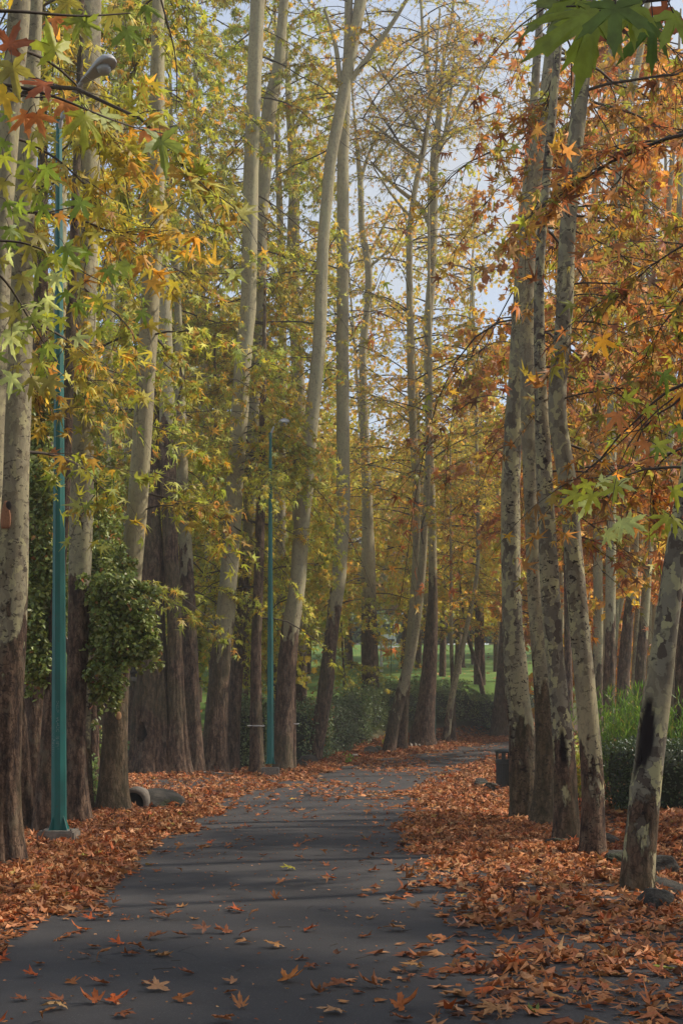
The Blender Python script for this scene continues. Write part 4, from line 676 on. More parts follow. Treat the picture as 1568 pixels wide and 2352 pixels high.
# ------------------------------------------------------------------ hedges and shrubs
m, n, b = mat('hedge_shade_core'); b.inputs['Base Color'].default_value = (.018, .024, .009, 1); b.inputs['Roughness'].default_value = 1; INSIDE = m
def hedge(label, line, w, h, n, size, pal, seed, name='hedge', cat='hedge', taper=0.0, lumpy=.12, group=None, trim=False, mt=None):
    g = np.random.default_rng(seed); a = np.array(line, float); s = np.r_[0, np.cumsum(np.linalg.norm(np.diff(a, axis=0), axis=1))]; Lh = s[-1]
    c0 = a[0]; z0 = float(terrain(c0[0], c0[1])); root = empty(name, (c0[0], c0[1], z0)); org = np.array([c0[0], c0[1], z0])
    def at(t, side, up):                               # t along, side -1..1, up 0..1
        px = np.interp(t, s, a[:, 0]); py = np.interp(t, s, a[:, 1]); dx = np.interp(t + .05, s, a[:, 0]) - np.interp(t - .05, s, a[:, 0]); dy = np.interp(t + .05, s, a[:, 1]) - np.interp(t - .05, s, a[:, 1]); l = np.hypot(dx, dy) + 1e-9
        ww = w / 2 * (1 - taper * (1 - up)); x = px - dy / l * side * ww; y = py + dx / l * side * ww; return np.stack([x, y, terrain(px, py) + up * h * (1 + lumpy * np.sin(t * 2.1 + seed) + lumpy * .7 * np.sin(t * 5.3))], -1)
    # dark inner body, stands in for shade between the leaves
    T = np.linspace(0.12, Lh - .12, max(int(Lh / .3), 3)); prof = [(-.8, .02), (-.86, .6), (-.6, .86), (0, .9), (.6, .86), (.86, .6), (.8, .02)]
    V = np.stack([at(T, sd, up) for sd, up in prof], 1); nr_, K = V.shape[:2]
    i = (np.arange(nr_ - 1) * K)[:, None]; j = np.arange(K - 1)[None]; q = np.stack([i + j, i + j + 1, i + K + j + 1, i + K + j], -1).reshape(-1, 4)
    bmV = V.reshape(-1, 3) + g.normal(0, .02, (nr_ * K, 3)); bmV[:, 2] = np.maximum(bmV[:, 2], terrain(bmV[:, 0], bmV[:, 1]) - .05)
    flat = list(q.ravel()); st = list(np.arange(len(q)) * 4); st.append(len(flat)); flat += list(range(K))[::-1]; st.append(len(flat)); flat += list(range((nr_ - 1) * K, nr_ * K))
    mesh_np('shade_core', bmV, flat, st, [INSIDE], root, None, False, None, None, org)
    # leaves over faces, top and ends
    k = g.uniform(0, 1, n); t = g.uniform(0, Lh, n); up = g.uniform(0, 1, n); sd = np.where(g.uniform(0, 1, n) < .5, -1., 1.) * g.uniform(.86, 1.06, n)
    topm = k < w / (w + 2 * h) * 1.2; sd = np.where(topm, g.uniform(-1, 1, n), sd); up = np.where(topm, g.uniform(.9, 1.04 if trim else 1.15, n), up)
    endm = g.uniform(0, 1, n) < (w / (w + Lh)) * .9; t = np.where(endm & ~topm, np.where(g.uniform(0, 1, n) < .5, g.uniform(-.05, .1, n), Lh - g.uniform(-.05, .1, n)), t); sd = np.where(endm & ~topm, g.uniform(-1, 1, n), sd)
    p = at(t, sd, up) + g.normal(0, .02 if trim else .06, (n, 3)); p += (np.sin(p * 9) * (.0 if trim else .05))
    p = p[p[:, 2] > terrain(p[:, 0], p[:, 1]) + .01]; N = len(p); sdn = sd[:N]
    yd = g.normal(0, .7, (N, 3)) + np.array([0, 0, .3]); nrm = g.normal(0, .7, (N, 3)) + np.array([0, -.5, .7])
    LV, LFc, LC = leaves(9, p, yd, nrm, size * g.uniform(.6, 1.3, N), palette(g, N, pal), .1, .3, g=g)
    cat_mesh('foliage', [(LV, LFc, 0, LC)], [mt or GLOSSY], root, False, org)
    tag(root, label, cat, group); return root
HG = [(3, (.06, .10, .03)), (4, (.095, .14, .042)), (4, (.15, .20, .07)), (.8, (.2, .2, .05))]
def lpt(y, off): return (float(ledge(y)) - off, y)
hedge('shaggy hedge between the second lamp post and the fluted tree foot', [(-3.2, 34.2), (-2.6, 34.6), (-2.1, 34.9)], .8, 1.5, 7000, .07, HG + [(1, (.13, .15, .03))], 31, group='hedge along the curve of the path')
hedge('hedge with orange leaves caught in it right beside the leaning pale tree', [lpt(37.2, .9), lpt(39, 1.0), lpt(41.2, 1.3)], 1.1, 1.35, 9000, .07, HG + [(.5, ORANGE), (.35, RUST)], 32, group='hedge along the curve of the path')
hedge('pale grey green hedge bushes right of the curved tree with the crooked foot', [lpt(41.6, 1.4), lpt(43.5, 1.5), lpt(45, 1.6)], 1.1, 1.25, 9000, .07, [(3, (.07, .10, .04)), (3, (.11, .15, .065)), (2, (.16, .19, .10))], 33, group='hedge along the curve of the path')
hedge('darkest stretch of hedge above the upright edging stones', [lpt(45.3, 1.6), lpt(47.5, 1.9), lpt(50, 2.2)], 1.2, 1.25, 10000, .07, HG, 34, group='hedge along the curve of the path')
hedge('far end of the hedge between the dark footed tree and the litter bin trunk', [lpt(50.3, 2.2), lpt(54, 2.0), lpt(58, 1.8), lpt(63, 1.8)], 1.2, 1.3, 16000, .075, HG + [(1, (.13, .16, .06))], 35, group='hedge along the curve of the path')
hedge('dark clipped hedge with square top and narrowing foot on the right', [(4.3, 20.4), (6.6, 20.9), (10, 21.5)], 1.7, 1.06, 26000, .045, [(5, (.028, .05, .010)), (3, (.045, .075, .014)), (1, (.07, .10, .02)), (.25, (.2, .09, .03))], 36, taper=.42, lumpy=.02, trim=True)
hedge('low far hedge closing the upper lawn', [(-10, 112), (6, 113), (24, 112)], 2.0, 2.2, 5000, .4, HG, 37, trim=True)

# tall feathery broom behind the clipped hedge
def broom():
    g = np.random.default_rng(41); x0, y0 = 5.6, 24.0; z0 = float(terrain(x0, y0)); root = empty('broom_shrub', (x0, y0, z0)); org = np.array([x0, y0, z0])
    ns = 900; bx = g.uniform(4.7, 9.5, ns); by = g.uniform(22.8, 25.6, ns); hh = np.where(bx < 5.6, g.uniform(1.2, 2.0, ns), np.where(bx < 6.2, g.uniform(1.0, 1.6, ns), g.uniform(1.0, 1.8, ns)))
    K = 6; t = np.linspace(0, 1, K)[None, :, None]; dr = g.normal(0, .16, (ns, 2)); B = np.stack([bx, by, terrain(bx, by)], 1)[:, None] + np.zeros((1, K, 3))
    B[..., 0] += dr[:, :1] * (t[..., 0] ** 1.5) * hh[:, None]; B[..., 1] += dr[:, 1:] * (t[..., 0] ** 1.5) * hh[:, None]; B[..., 2] += hh[:, None] * t[..., 0]
    V, Q = tubes(B, .0035 * (1.2 - t[..., 0]) * np.ones((ns, 1)), 3)
    per = 34; si = np.repeat(np.arange(ns), per); s = g.uniform(.15, 1, len(si)); kf = s * (K - 1); k0 = np.minimum(kf.astype(int), K - 2); fr = (kf - k0)[:, None]
    p = B[si, k0] * (1 - fr) + B[si, k0 + 1] * fr; N = len(p); yd = g.normal(0, .45, (N, 3)) + np.array([0, 0, 1.]); nr = g.normal(0, 1, (N, 3)); nr[:, 1] -= .6
    LV, LFc, LC = leaves(8, p, yd, nr, .19 * g.uniform(.5, 1.2, N), palette(g, N, [(4, (.055, .11, .009)), (3, (.09, .15, .013)), (2, (.035, .075, .008)), (.6, (.2, .16, .03))]), .1, .1, g=g)
    cat_mesh('foliage', [(LV, LFc, 0, LC), (V, Q, 0, np.full((len(V), 3), .06))], [LEAF], root, False, org)
    tag(root, 'tall feathery bright green shrub rising behind the clipped hedge', 'shrub')
broom()
# small plants between the right trunks and along the kerb
def small_plant(label, px, py, d, h, nl, size, pal, seed, name='young_shrub', w=.25):
    g = np.random.default_rng(seed); x, y, _ = P(px, py, d); z0 = float(path_z(np.array(x), np.array(y))); root = empty(name, (x, y, z0)); org = np.array([x, y, z0])
    ns = 7; t = np.linspace(0, 1, 5)[None, :, None]; D = g.normal(0, w * .6, (ns, 3)); D[:, 2] = h * g.uniform(.6, 1, ns); B = org + D[:, None] * t; B[..., :2] += 0.0
    V, Q = tubes(B, .005 * (1.2 - t[..., 0]) * np.ones((ns, 1)), 4); si = g.integers(0, ns, nl); s = g.uniform(.25, 1, nl)[:, None]
    p = org + D[si] * s + g.normal(0, .03, (nl, 3)); yd = g.normal(0, 1, (nl, 3)) + np.array([0, 0, -.2]); nr = g.normal(0, .5, (nl, 3)) + np.array([0, -.3, .8])
    LV, LFc, LC = leaves(9, p, yd, nr, size * g.uniform(.6, 1.2, nl), palette(g, nl, pal), .15, .3, g=g)
    mesh_np('stem', V, Q.ravel(), np.arange(len(Q)) * 4, [TWIG], root, None, False, None, None, org); cat_mesh('foliage', [(LV, LFc, 0, LC)], [LEAF], root, False, org); tag(root, label, 'plant')
small_plant('leafy green shrub showing between the wounded cream trunk and its neighbour', 1330, 1765, 21, 1.35, 420, .09, PAL_G, 51)
small_plant('weed with bright green leaves in the leaf litter at the crooked tree foot', 800, 1752, 36.5, .35, 60, .07, [(1, (.12, .2, .02))], 52, 'weed')
small_plant('yellow green suckers around the foot of the slanting slim tree', 886, 1715, 45.2, .7, 120, .10, PAL_LY, 53)
small_plant('dark leafy suckers beside the evergreen foot left of the knot tree', 222, 1770, 20.3, .9, 260, .08, HG, 54)

# ------------------------------------------------------------------ lamp posts
m, n, b = mat('teal_paint')
pos = nd(n, 'ShaderNodeNewGeometry').outputs['Position']
cc = ramp(n, noise(n, 6, 6, mapping(n, pos, (1, 1, .3)), .6), [(0.3, (0.004, 0.105, 0.088)), (0.7, (0.008, 0.15, 0.13))])
cc = mixc(n, maprange(n, noise(n, 45, 4, mapping(n, pos, (1, 1, .5))), .66, .72), cc, (.06, .08, .07))
cc = mixc(n, mathn(n, 'MULTIPLY', maprange(n, noise(n, 2.2, 6, mapping(n, pos, (3, 3, .5), (2, 2, 2)), .7), .45, .7), .55), cc, (.012, .06, .052)); n.links.new(cc, b.inputs['Base Color']); b.inputs['Roughness'].default_value = .5; n.links.new(bump(n, noise(n, 30), .15, .004), b.inputs['Normal']); TEAL = m
m, n, b = mat('concrete'); CONC = m
pos = nd(n, 'ShaderNodeNewGeometry').outputs['Position']
n.links.new(ramp(n, noise(n, 9, 7, pos, .65), [(0.3, (.11, .09, .07)), (0.7, (.26, .22, .175))]), b.inputs['Base Color']); b.inputs['Roughness'].default_value = .9; n.links.new(bump(n, noise(n, 30, 5, pos), .6, .02), b.inputs['Normal'])
m, n, b = mat('grey_metal'); b.inputs['Base Color'].default_value = (.36, .36, .36, 1); b.inputs['Roughness'].default_value = .45; GREYM = m
m, n, b = mat('dark_metal'); b.inputs['Base Color'].default_value = (.05, .048, .042, 1); b.inputs['Metallic'].default_value = .6; b.inputs['Roughness'].default_value = .6; DARKM = m
m, n, b = mat('lamp_glass'); b.inputs['Base Color'].default_value = (.35, .37, .38, 1); b.inputs['Roughness'].default_value = .15; GLASSM = m
m, n, b = mat('white_paint'); b.inputs['Base Color'].default_value = (.62, .63, .64, 1); b.inputs['Roughness'].default_value = .6; WHITE = m
def box_bm(bm, c, s, rot=0, bev=0):
    r = bmesh.ops.create_cube(bm, size=1); vs = r['verts']
    for v in vs: v.co = Vector((v.co.x * s[0], v.co.y * s[1], v.co.z * s[2]))
    if bev: bmesh.ops.bevel(bm, geom=[e for e in bm.edges if e.verts[0] in vs], offset=bev, segments=2, affect='EDGES'); 
    vs = [v for v in bm.verts if not v.tag]
    cr_, sr = math.cos(rot), math.sin(rot)
    for v in vs: x, y = v.co.x, v.co.y; v.co = Vector((x * cr_ - y * sr + c[0], x * sr + y * cr_ + c[1], v.co.z + c[2])); v.tag = True
def lathe_bm(bm, prof, seg=24, c=(0, 0, 0), rib=0):
    rows = []
    for r_, z in prof: rows.append([bm.verts.new((c[0] + r_ * math.cos(2 * math.pi * k / seg + math.pi / seg), c[1] + r_ * math.sin(2 * math.pi * k / seg + math.pi / seg), c[2] + z)) for k in range(seg)])
    for a, b2 in zip(rows[:-1], rows[1:]):
        for k in range(seg): bm.faces.new((a[k], a[(k + 1) % seg], b2[(k + 1) % seg], b2[k]))
    bm.faces.new(rows[0][::-1]); bm.faces.new(rows[-1])
    return rows
def lamp_post(px, py, d, label, yaw=0.5, foot_h=.10, Hp=8.75, rb=.09, rt=.033):
    x, y, _ = P(px, py, d); z0 = float(path_z(np.array(x), np.array(y))); root = empty('lamp_post', (x, y, z0))
    bm = bmesh.new(); box_bm(bm, (0, 0, foot_h / 2 - .1), (.42, .42, foot_h + .2), .1, .02); bm_obj('footing', bm, CONC, root)
    bm = bmesh.new(); box_bm(bm, (0, 0, foot_h + .014), (.44, .40, .025), .1, .004); bm_obj('base_plate', bm, DARKM, root)
    zz = foot_h + .028
    bm = bmesh.new(); lathe_bm(bm, [(rb, zz), (rb * .86, 2.5), (rb * .65, 5), (rt, Hp)], 8); bm_obj('pole', bm, TEAL, root)
    for k in range(4):
        a = .1 + k * math.pi / 2 + math.pi / 4; bm = bmesh.new(); v = [bm.verts.new((math.cos(a) * r_ - math.sin(a) * w_, math.sin(a) * r_ + math.cos(a) * w_, h_)) for w_ in (-.004, .004) for r_, h_ in ((rb * .9, zz), (rb * .9 + .08, zz), (rb * .9, zz + .19))]
        bm.faces.new(v[:3][::-1]); bm.faces.new(v[3:]); [bm.faces.new((v[i_], v[(i_ + 1) % 3], v[3 + (i_ + 1) % 3], v[3 + i_])) for i_ in range(3)]; bm_obj('gusset', bm, TEAL, root)
        bx_, by_ = math.cos(a - .785) * .16 - math.sin(a - .785) * .15, math.sin(a - .785) * .16 + math.cos(a - .785) * .15
        bm = bmesh.new(); lathe_bm(bm, [(.017, zz), (.017, zz + .014), (.009, zz + .016), (.009, zz + .04)], 6, (bx_, by_, 0)); bm_obj('bolt', bm, DARKM, root)
    bm = bmesh.new(); box_bm(bm, (-.012, -rb * .905, .95), (.05, .008, .34), 0, .003); bm_obj('access_door', bm, TEAL, root)
    c_, s_ = math.cos(yaw), math.sin(yaw)
    A = resample(np.array([(0, 0, Hp - .12, .028), (.08 * c_, .08 * s_, Hp + .1, .027), (.24 * c_, .24 * s_, Hp + .26, .025), (.40 * c_, .40 * s_, Hp + .34, .023)]), .05); V, Q = tubes(A[None, :, :3], A[None, :, 3], 10)
    mesh_np('arm', V, Q.ravel(), np.arange(len(Q)) * 4, [GREYM], root, None, True)
    # cobra head: tapering housing, flat underside, round bowl
    bm = bmesh.new(); ring = []
    for t, w_, h_ in ((0, .035, .03), (.08, .055, .05), (.2, .075, .07), (.36, .11, .095), (.5, .14, .12), (.62, .135, .115), (.70, .09, .08), (.73, .03, .03)):
        ring.append([bm.verts.new((t, w_ * math.cos(a), h_ * max(math.sin(a), -.32))) for a in np.linspace(0, 2 * math.pi, 16, endpoint=False)])
    for a, b2 in zip(ring[:-1], ring[1:]):
        for i_ in range(16): bm.faces.new((a[i_], a[(i_ + 1) % 16], b2[(i_ + 1) % 16], b2[i_]))
    bm.faces.new(ring[0][::-1]); bm.faces.new(ring[-1]); bmesh.ops.recalc_face_normals(bm, faces=bm.faces)
    h = bm_obj('lamp_head', bm, GREYM, root, True); h.location = (.37 * c_, .37 * s_, Hp + .325); h.rotation_euler = (0, R(-14), yaw); h.scale = (.72, .8, .72)
    bm = bmesh.new(); lathe_bm(bm, [(.02, -.13), (.06, -.125), (.095, -.09), (.112, -.04)], 20, (.5, 0, 0)); bmesh.ops.recalc_face_normals(bm, faces=bm.faces); bm_obj('glass_bowl', bm, GLASSM, h, True)
    tag(root, label, 'lamp post', 'teal lamp posts along the left side of the path'); return root, (x, y, z0)
l1, p1 = lamp_post(136, 1940, 15.0, 'tall teal lamp post nearest the viewer among the left trunks', -.62, Hp=8.3)
lamp_post(621, 1790, 31.0, 'teal lamp post on a square block footing in the middle distance', 1.15, .32, 8.2)
lamp_post(996, 1706, 52.6, 'farthest lamp post, only its grey head clear of the bend trees', -.2, .1, 8.6)
# faint stencilled writing down the near post
bm = bmesh.new(); g = np.random.default_rng(17); x, y, z0 = p1
def post_r(z): return np.interp(z, [.13, 2.5, 5], [.09, .0774, .0585])
for (za, zb, u0, u1) in ((1.50, 1.62, -.2, .3), (1.28, 1.44, -.25, .35), (1.08, 1.24, -.3, .35), (1.22, 1.36, -.95, -.62), (1.0, 1.2, -.95, -.6)):
    z = za
    while z < zb:
        u_ = u0
        while u_ < u1:
            if g.uniform() < .62:
                w_ = g.uniform(.05, .16); h_ = g.uniform(.004, .012)
                for kk in range(2):
                    du, dz, hh_, ww_ = (0, 0, h_ * .5, w_) if kk == 0 else (w_ * g.uniform(0, .7), 0, h_ * 1.8, w_ * .3)
                    vs = []
                    for (a_, zz_) in ((u_ + du, z), (u_ + du + ww_, z), (u_ + du + ww_, z + hh_), (u_ + du, z + hh_)):
                        # octagon facet facing the camera spans angle -pi/2 +- pi/8
                        ang = -math.pi / 2; f_ = 0
                        rr_ = post_r(zz_); ap = rr_ * math.cos(math.pi / 8) + .0012; hw = rr_ * math.sin(math.pi / 8)
                        if a_ >= -.5: X_, Y_ = a_ * 2 * hw * .9, -ap
                        else: t_ = (a_ + 1) * 2 - .5; an2 = -math.pi / 2 - math.pi / 4; X_, Y_ = ap * math.cos(an2) - math.sin(an2) * t_ * hw * 1.2, ap * math.sin(an2) + math.cos(an2) * t_ * hw * 1.2
                        vs.append(bm.verts.new((X_, Y_, zz_)))
                    bm.faces.new(vs)
            u_ += .17
        z += g.uniform(.016, .026)
m, n, b = mat('chalky_paint'); b.inputs['Base Color'].default_value = (.26, .30, .29, 1); b.inputs['Roughness'].default_value = .8
bm_obj('faded_writing', bm, m, l1)

# ------------------------------------------------------------------ litter bin
x, y, _ = P(1163, 1815, 26.0); z0 = float(path_z(np.array(x), np.array(y))); root = empty('litter_bin', (x, y, z0)); 
m, n, b = mat('bin_plastic'); n.links.new(ramp(n, noise(n, 12, 5), [(.3, (.005, .009, .009)), (.7, (.012, .018, .018))]), b.inputs['Base Color']); b.inputs['Roughness'].default_value = .38; BIN = m
bm = bmesh.new(); seg = 72; rows = []
for r_, z in ((.20, 0), (.205, .03), (.213, .54), (.213, .545)):
    rows.append([bm.verts.new(((r_ + (.006 if (k % 3 == 0 and .02 < z < .542) else 0)) * math.cos(2 * math.pi * k / seg), (r_ + (.006 if (k % 3 == 0 and .02 < z < .542) else 0)) * math.sin(2 * math.pi * k / seg), z)) for k in range(seg)])
for a, b2 in zip(rows[:-1], rows[1:]):
    for k_ in range(seg): bm.faces.new((a[k_], a[(k_ + 1) % seg], b2[(k_ + 1) % seg], b2[k_]))
bm.faces.new(rows[0][::-1]); bm.faces.new(rows[-1]); bm_obj('body', bm, BIN, root)
bm = bmesh.new(); lathe_bm(bm, [(.216, .546), (.226, .548), (.226, .565), (.219, .568), (.219, .576), (.227, .58), (.227, .60), (.219, .604), (.215, .62)], 40); bm_obj('band', bm, BIN, root, False)
for k_ in range(4):
    a0 = math.pi / 4 + k_ * math.pi / 2 + .35; bm = bmesh.new(); vs = []
    for z in (.615, .76):
        for r_ in (.19, .216):
            for a_ in np.linspace(a0 - .2, a0 + .2, 5): vs.append(bm.verts.new((r_ * math.cos(a_), r_ * math.sin(a_), z)))
    V4 = lambda zi, ri, ai: vs[zi * 10 + ri * 5 + ai]
    for ai in range(4):
        bm.faces.new((V4(0, 1, ai), V4(0, 1, ai + 1), V4(1, 1, ai + 1), V4(1, 1, ai))); bm.faces.new((V4(0, 0, ai + 1), V4(0, 0, ai), V4(1, 0, ai), V4(1, 0, ai + 1))); bm.faces.new((V4(0, 0, ai), V4(0, 0, ai + 1), V4(0, 1, ai + 1), V4(0, 1, ai))); bm.faces.new((V4(1, 0, ai), V4(1, 1, ai), V4(1, 1, ai + 1), V4(1, 0, ai + 1)))
    bm.faces.new((V4(0, 0, 0), V4(0, 1, 0), V4(1, 1, 0), V4(1, 0, 0))); bm.faces.new((V4(0, 1, 4), V4(0, 0, 4), V4(1, 0, 4), V4(1, 1, 4))); bm_obj('lid_support', bm, BIN, root)
bm = bmesh.new(); lathe_bm(bm, [(.20, .745), (.236, .748), (.24, .765), (.236, .78), (.20, .808), (.12, .828), (.02, .834)], 40); bm_obj('lid', bm, BIN, root, True)
tag(root, 'dark ribbed litter bin with a domed lid beside the spotted trunk', 'litter bin')

# ------------------------------------------------------------------ stones, culvert, kerbs, wall
m, n, b = mat('rock'); ROCK = m
pos = nd(n, 'ShaderNodeNewGeometry').outputs['Position']
rc = ramp(n, noise(n, 5, 7, pos, .65), [(0.28, (.03, .026, .022)), (0.5, (.085, .074, .058)), (0.75, (.17, .148, .11))])
rc = mixc(n, maprange(n, noise(n, 3, 4, mapping(n, pos, (1, 1, 1), (5, 5, 5))), .55, .65), rc, (.07, .075, .035))
n.links.new(rc, b.inputs['Base Color']); b.inputs['Roughness'].default_value = .92; n.links.new(bump(n, noise(n, 16, 9, pos, .78), 1.0, .12), b.inputs['Normal'])
def rock(label, px, py, d, sx, sy, sz_, seed, group=None, m_=None, rot=None, boxy=.0, dz=0, name='rock', cat='rock'):
    g = np.random.default_rng(seed); x, y, _ = P(px, py, d); z0 = float(path_z(np.array(x), np.array(y))); bm = bmesh.new(); bmesh.ops.create_icosphere(bm, subdivisions=4, radius=1)
    pl = g.normal(0, 1, (9, 3)); pl /= np.linalg.norm(pl, axis=1)[:, None]; off = g.uniform(.45, .8, 9)
    for v in bm.verts:
        p = np.array(v.co)
        if boxy: p = np.sign(p) * np.abs(p) ** (1 - boxy * .75)
        for a_, o_ in zip(pl, off):
            dd = p @ a_ - o_
            if dd > 0: p = p - a_ * dd * .97
        nse = .04 * math.sin(p[0] * 7 + seed) * math.sin(p[1] * 6) + .03 * math.sin(p[2] * 11 + p[0] * 9) + .015 * math.sin(p[0] * 23 + p[1] * 19 + p[2] * 21); p = p * (1 + nse)
        v.co = Vector((p[0] * sx, p[1] * sy, p[2] * sz_))
    o = bm_obj(name, bm, m_ or ROCK, None, False); o.location = (x, y, z0 + sz_ * .18 + dz); o.rotation_euler = (g.normal(0, .1), g.normal(0, .1), rot if rot is not None else g.uniform(0, 6))
    tag(o, label, cat, group); return o
RG = 'edging rocks below the hedge'
rock('tilted angular rock against the right side of the leaning pale tree foot', 690, 1762, 35.0, .16, .2, .22, 3, RG)
rock('pointed grey rock pile left of the crooked tree foot', 708, 1748, 37.0, .26, .3, .3, 4, RG)
rock('second rock leaning under the hedge, between the pointed pile and the crooked tree', 694, 1742, 37.6, .2, .2, .24, 14, RG)
rock('jagged pale rock heap right of the flat topped stone block', 848, 1738, 42.2, .34, .3, .26, 5, RG)
rock('low pale slab lying in the leaves under the hedge', 886, 1737, 44.4, .45, .25, .07, 6, RG)
rock('small broken rock left of the upright edging stones', 868, 1730, 43.8, .22, .2, .2, 7, RG)
rock('flat topped stone block beside the crooked tree foot', 815, 1742, 39.4, .27, .2, .2, 8, None, CONC, .1, .9, name='stone_block', cat='stone block')
for i_, px in enumerate((902, 913, 924, 935, 946, 957, 966)):
    rock(['narrow upright stone', 'short dark upright stone', 'squared upright stone', 'tall upright stone', 'slightly tilted upright stone', 'pale upright stone', 'rounded upright stone'][i_] + ', number %s from the left in the edging row under the hedge' % ['one', 'two', 'three', 'four', 'five', 'six', 'seven'][i_], px - 2, 1728, 46.6 + i_ * .1, .07, .1, .17 + .02 * (i_ % 3), 20 + i_, 'upright edging stones under the hedge', CONC, .15, .85, name='edging_stone', cat='edging stone')
for i_, (px, py, d, s_, lb) in enumerate(((1276, 1938, 14.6, .17, 'flat grey rock at the path edge before the mottled wounded trunk'), (1498, 2090, 9.9, .20, 'rock half buried in leaves in front of the leaning wounded tree'), (1545, 1990, 12.6, .42, 'big ochre topped rock at the right edge of the picture'), (1560, 2060, 11.2, .34, 'dark rock under the big ochre topped one'), (1408, 1905, 16.4, .26, 'rounded pale rock between the elbow bent and the leaning tree'), (1395, 1960, 14.2, .20, 'low rock against the right side of the elbow bent tree foot'), (1530, 1925, 15.2, .34, 'shadowed rock behind the leaning wounded tree'), (1515, 2010, 12.0, .28, 'dark rock just right of the leaning tree foot'), (1422, 1985, 13.0, .22, 'small block shaped rock left of the leaning tree'), (1400, 1870, 18.6, .22, 'rock at the foot of the clipped hedge'), (1106, 1806, 26.6, .30, 'boulder at the path edge left of the litter bin'), (1124, 1814, 25.2, .26, 'rounded dark boulder in front of the litter bin'), (1140, 1832, 23.2, .22, 'low mossy boulder between the bin and the leaf bank'))):
    rock(lb, px, py, d, s_, s_ * .8, s_ * .6, 40 + i_, 'rocks along the right edge of the path')
for i_, (px, py, d, s_, lb) in enumerate(((12, 2010, 12.4, .17, 'grey rock against the thick trunk at the left edge'), (8, 2065, 10.6, .14, 'small grey rock among leaves at the left edge'), (190, 2035, 11.4, .13, 'flat grey stone in the leaf bank before the near lamp post'))):
    rock(lb, px, py, d, s_, s_ * .8, s_ * .5, 60 + i_, 'rocks in the left leaf bank')
# culvert head: pipe mouth in a mortared mound
x, y, _ = P(335, 1850, 20.9); z0 = float(terrain(x, y)); root = empty('culvert', (x, y, z0)); bm = bmesh.new(); bmesh.ops.create_icosphere(bm, subdivisions=4, radius=1)
for v in bm.verts:
    p = np.array(v.co); nse = .05 * math.sin(p[0] * 6) * math.sin(p[1] * 5 + 1) + .04 * math.sin(p[2] * 9 + p[0] * 8); p *= (1 + nse); v.co = Vector((p[0] * .55, p[1] * .6, p[2] * .27))
o = bm_obj('mound', bm, ROCK, root, True); o.location = (.12, .35, .02)
bm = bmesh.new(); r1, r2 = .21, .17; seg = 28; rw = []
for r_, yy in ((r2, .7), (r2, -.42), (r1 + .03, -.42), (r1 + .03, .1)): rw.append([bm.verts.new((r_ * math.cos(2 * math.pi * k_ / seg), yy, r_ * math.sin(2 * math.pi * k_ / seg))) for k_ in range(seg)])
for a, b2 in zip(rw[:-1], rw[1:]):
    for k_ in range(seg): bm.faces.new((a[k_], a[(k_ + 1) % seg], b2[(k_ + 1) % seg], b2[k_]))
bm.faces.new(rw[0]); o = bm_obj('pipe', bm, CONC, root, True); o.location = (-.14, -.02, .10)
m, n, b = mat('pipe_shade'); b.inputs['Base Color'].default_value = (.004, .004, .004, 1); b.inputs['Roughness'].default_value = 1
bm = bmesh.new(); bmesh.ops.create_circle(bm, cap_ends=True, segments=28, radius=.17)
o = bm_obj('pipe_shade_disc', bm, m, root); o.rotation_euler = (R(90), 0, 0); o.location = (-.14, -.40, .10)  # black disc painted in for the shade inside the pipe
tag(root, 'concrete culvert mound with a round dark pipe mouth beside the knot tree', 'culvert')
# pale kerb slab by the fluted foot, and the stone wall glimpsed on the left
bm = bmesh.new(); box_bm(bm, (0, 0, 0), (.75, .5, .14), 0, .02); o = bm_obj('kerb_slab', bm, CONC); x, y, _ = P(500, 1788, 31.2); o.location = (x, y, float(terrain(x, y)) + .04); o.rotation_euler = (0, R(4), .15); tag(o, 'pale tilted kerb slab in front of the fluted tree foot', 'kerb slab')
x, y, _ = P(292, 1700, 36); z0 = float(terrain(x, y)); root = empty('stone_wall', (x, y, z0)); bm = bmesh.new(); g = np.random.default_rng(5)
for r_ in range(2):
    xx = -2.4 + .2 * r_
    while xx < 1.3:
        w_ = g.uniform(.35, .6); box_bm(bm, (xx + w_ / 2, g.normal(0, .02), .17 + r_ * .31), (w_ - .02, .35, .29), 0, .03); xx += w_
bm_obj('stone_course', bm, ROCK, root); bm = bmesh.new()
for k_ in range(4): box_bm(bm, (-1.9 + k_ * .95, -.03, .70), (.92, .48, .1), 0, .015)
bm_obj('coping', bm, CONC, root); tag(root, 'low stone wall with pale coping slabs glimpsed left of the hollow trunk', 'wall')
# bench-like pale block seen at far left
def simple_bench():
    x, y, _ = P(108, 1612, 44); z0 = float(terrain(x, y)); root = empty('park_bench', (x, y, z0))
    for nm, c, s_ in (('seat', (0, 0, .45), (1.6, .45, .08)), ('backrest', (0, .22, .8), (1.6, .06, .45)), ('leg', (-.6, 0, .2), (.1, .4, .42)), ('leg', (.6, 0, .2), (.1, .4, .42))):
        bm = bmesh.new(); box_bm(bm, c, s_, 0, .01); bm_obj(nm, bm, WHITE, root)
    tag(root, 'pale bench seen between dark trunks at the far left', 'bench')
simple_bench()
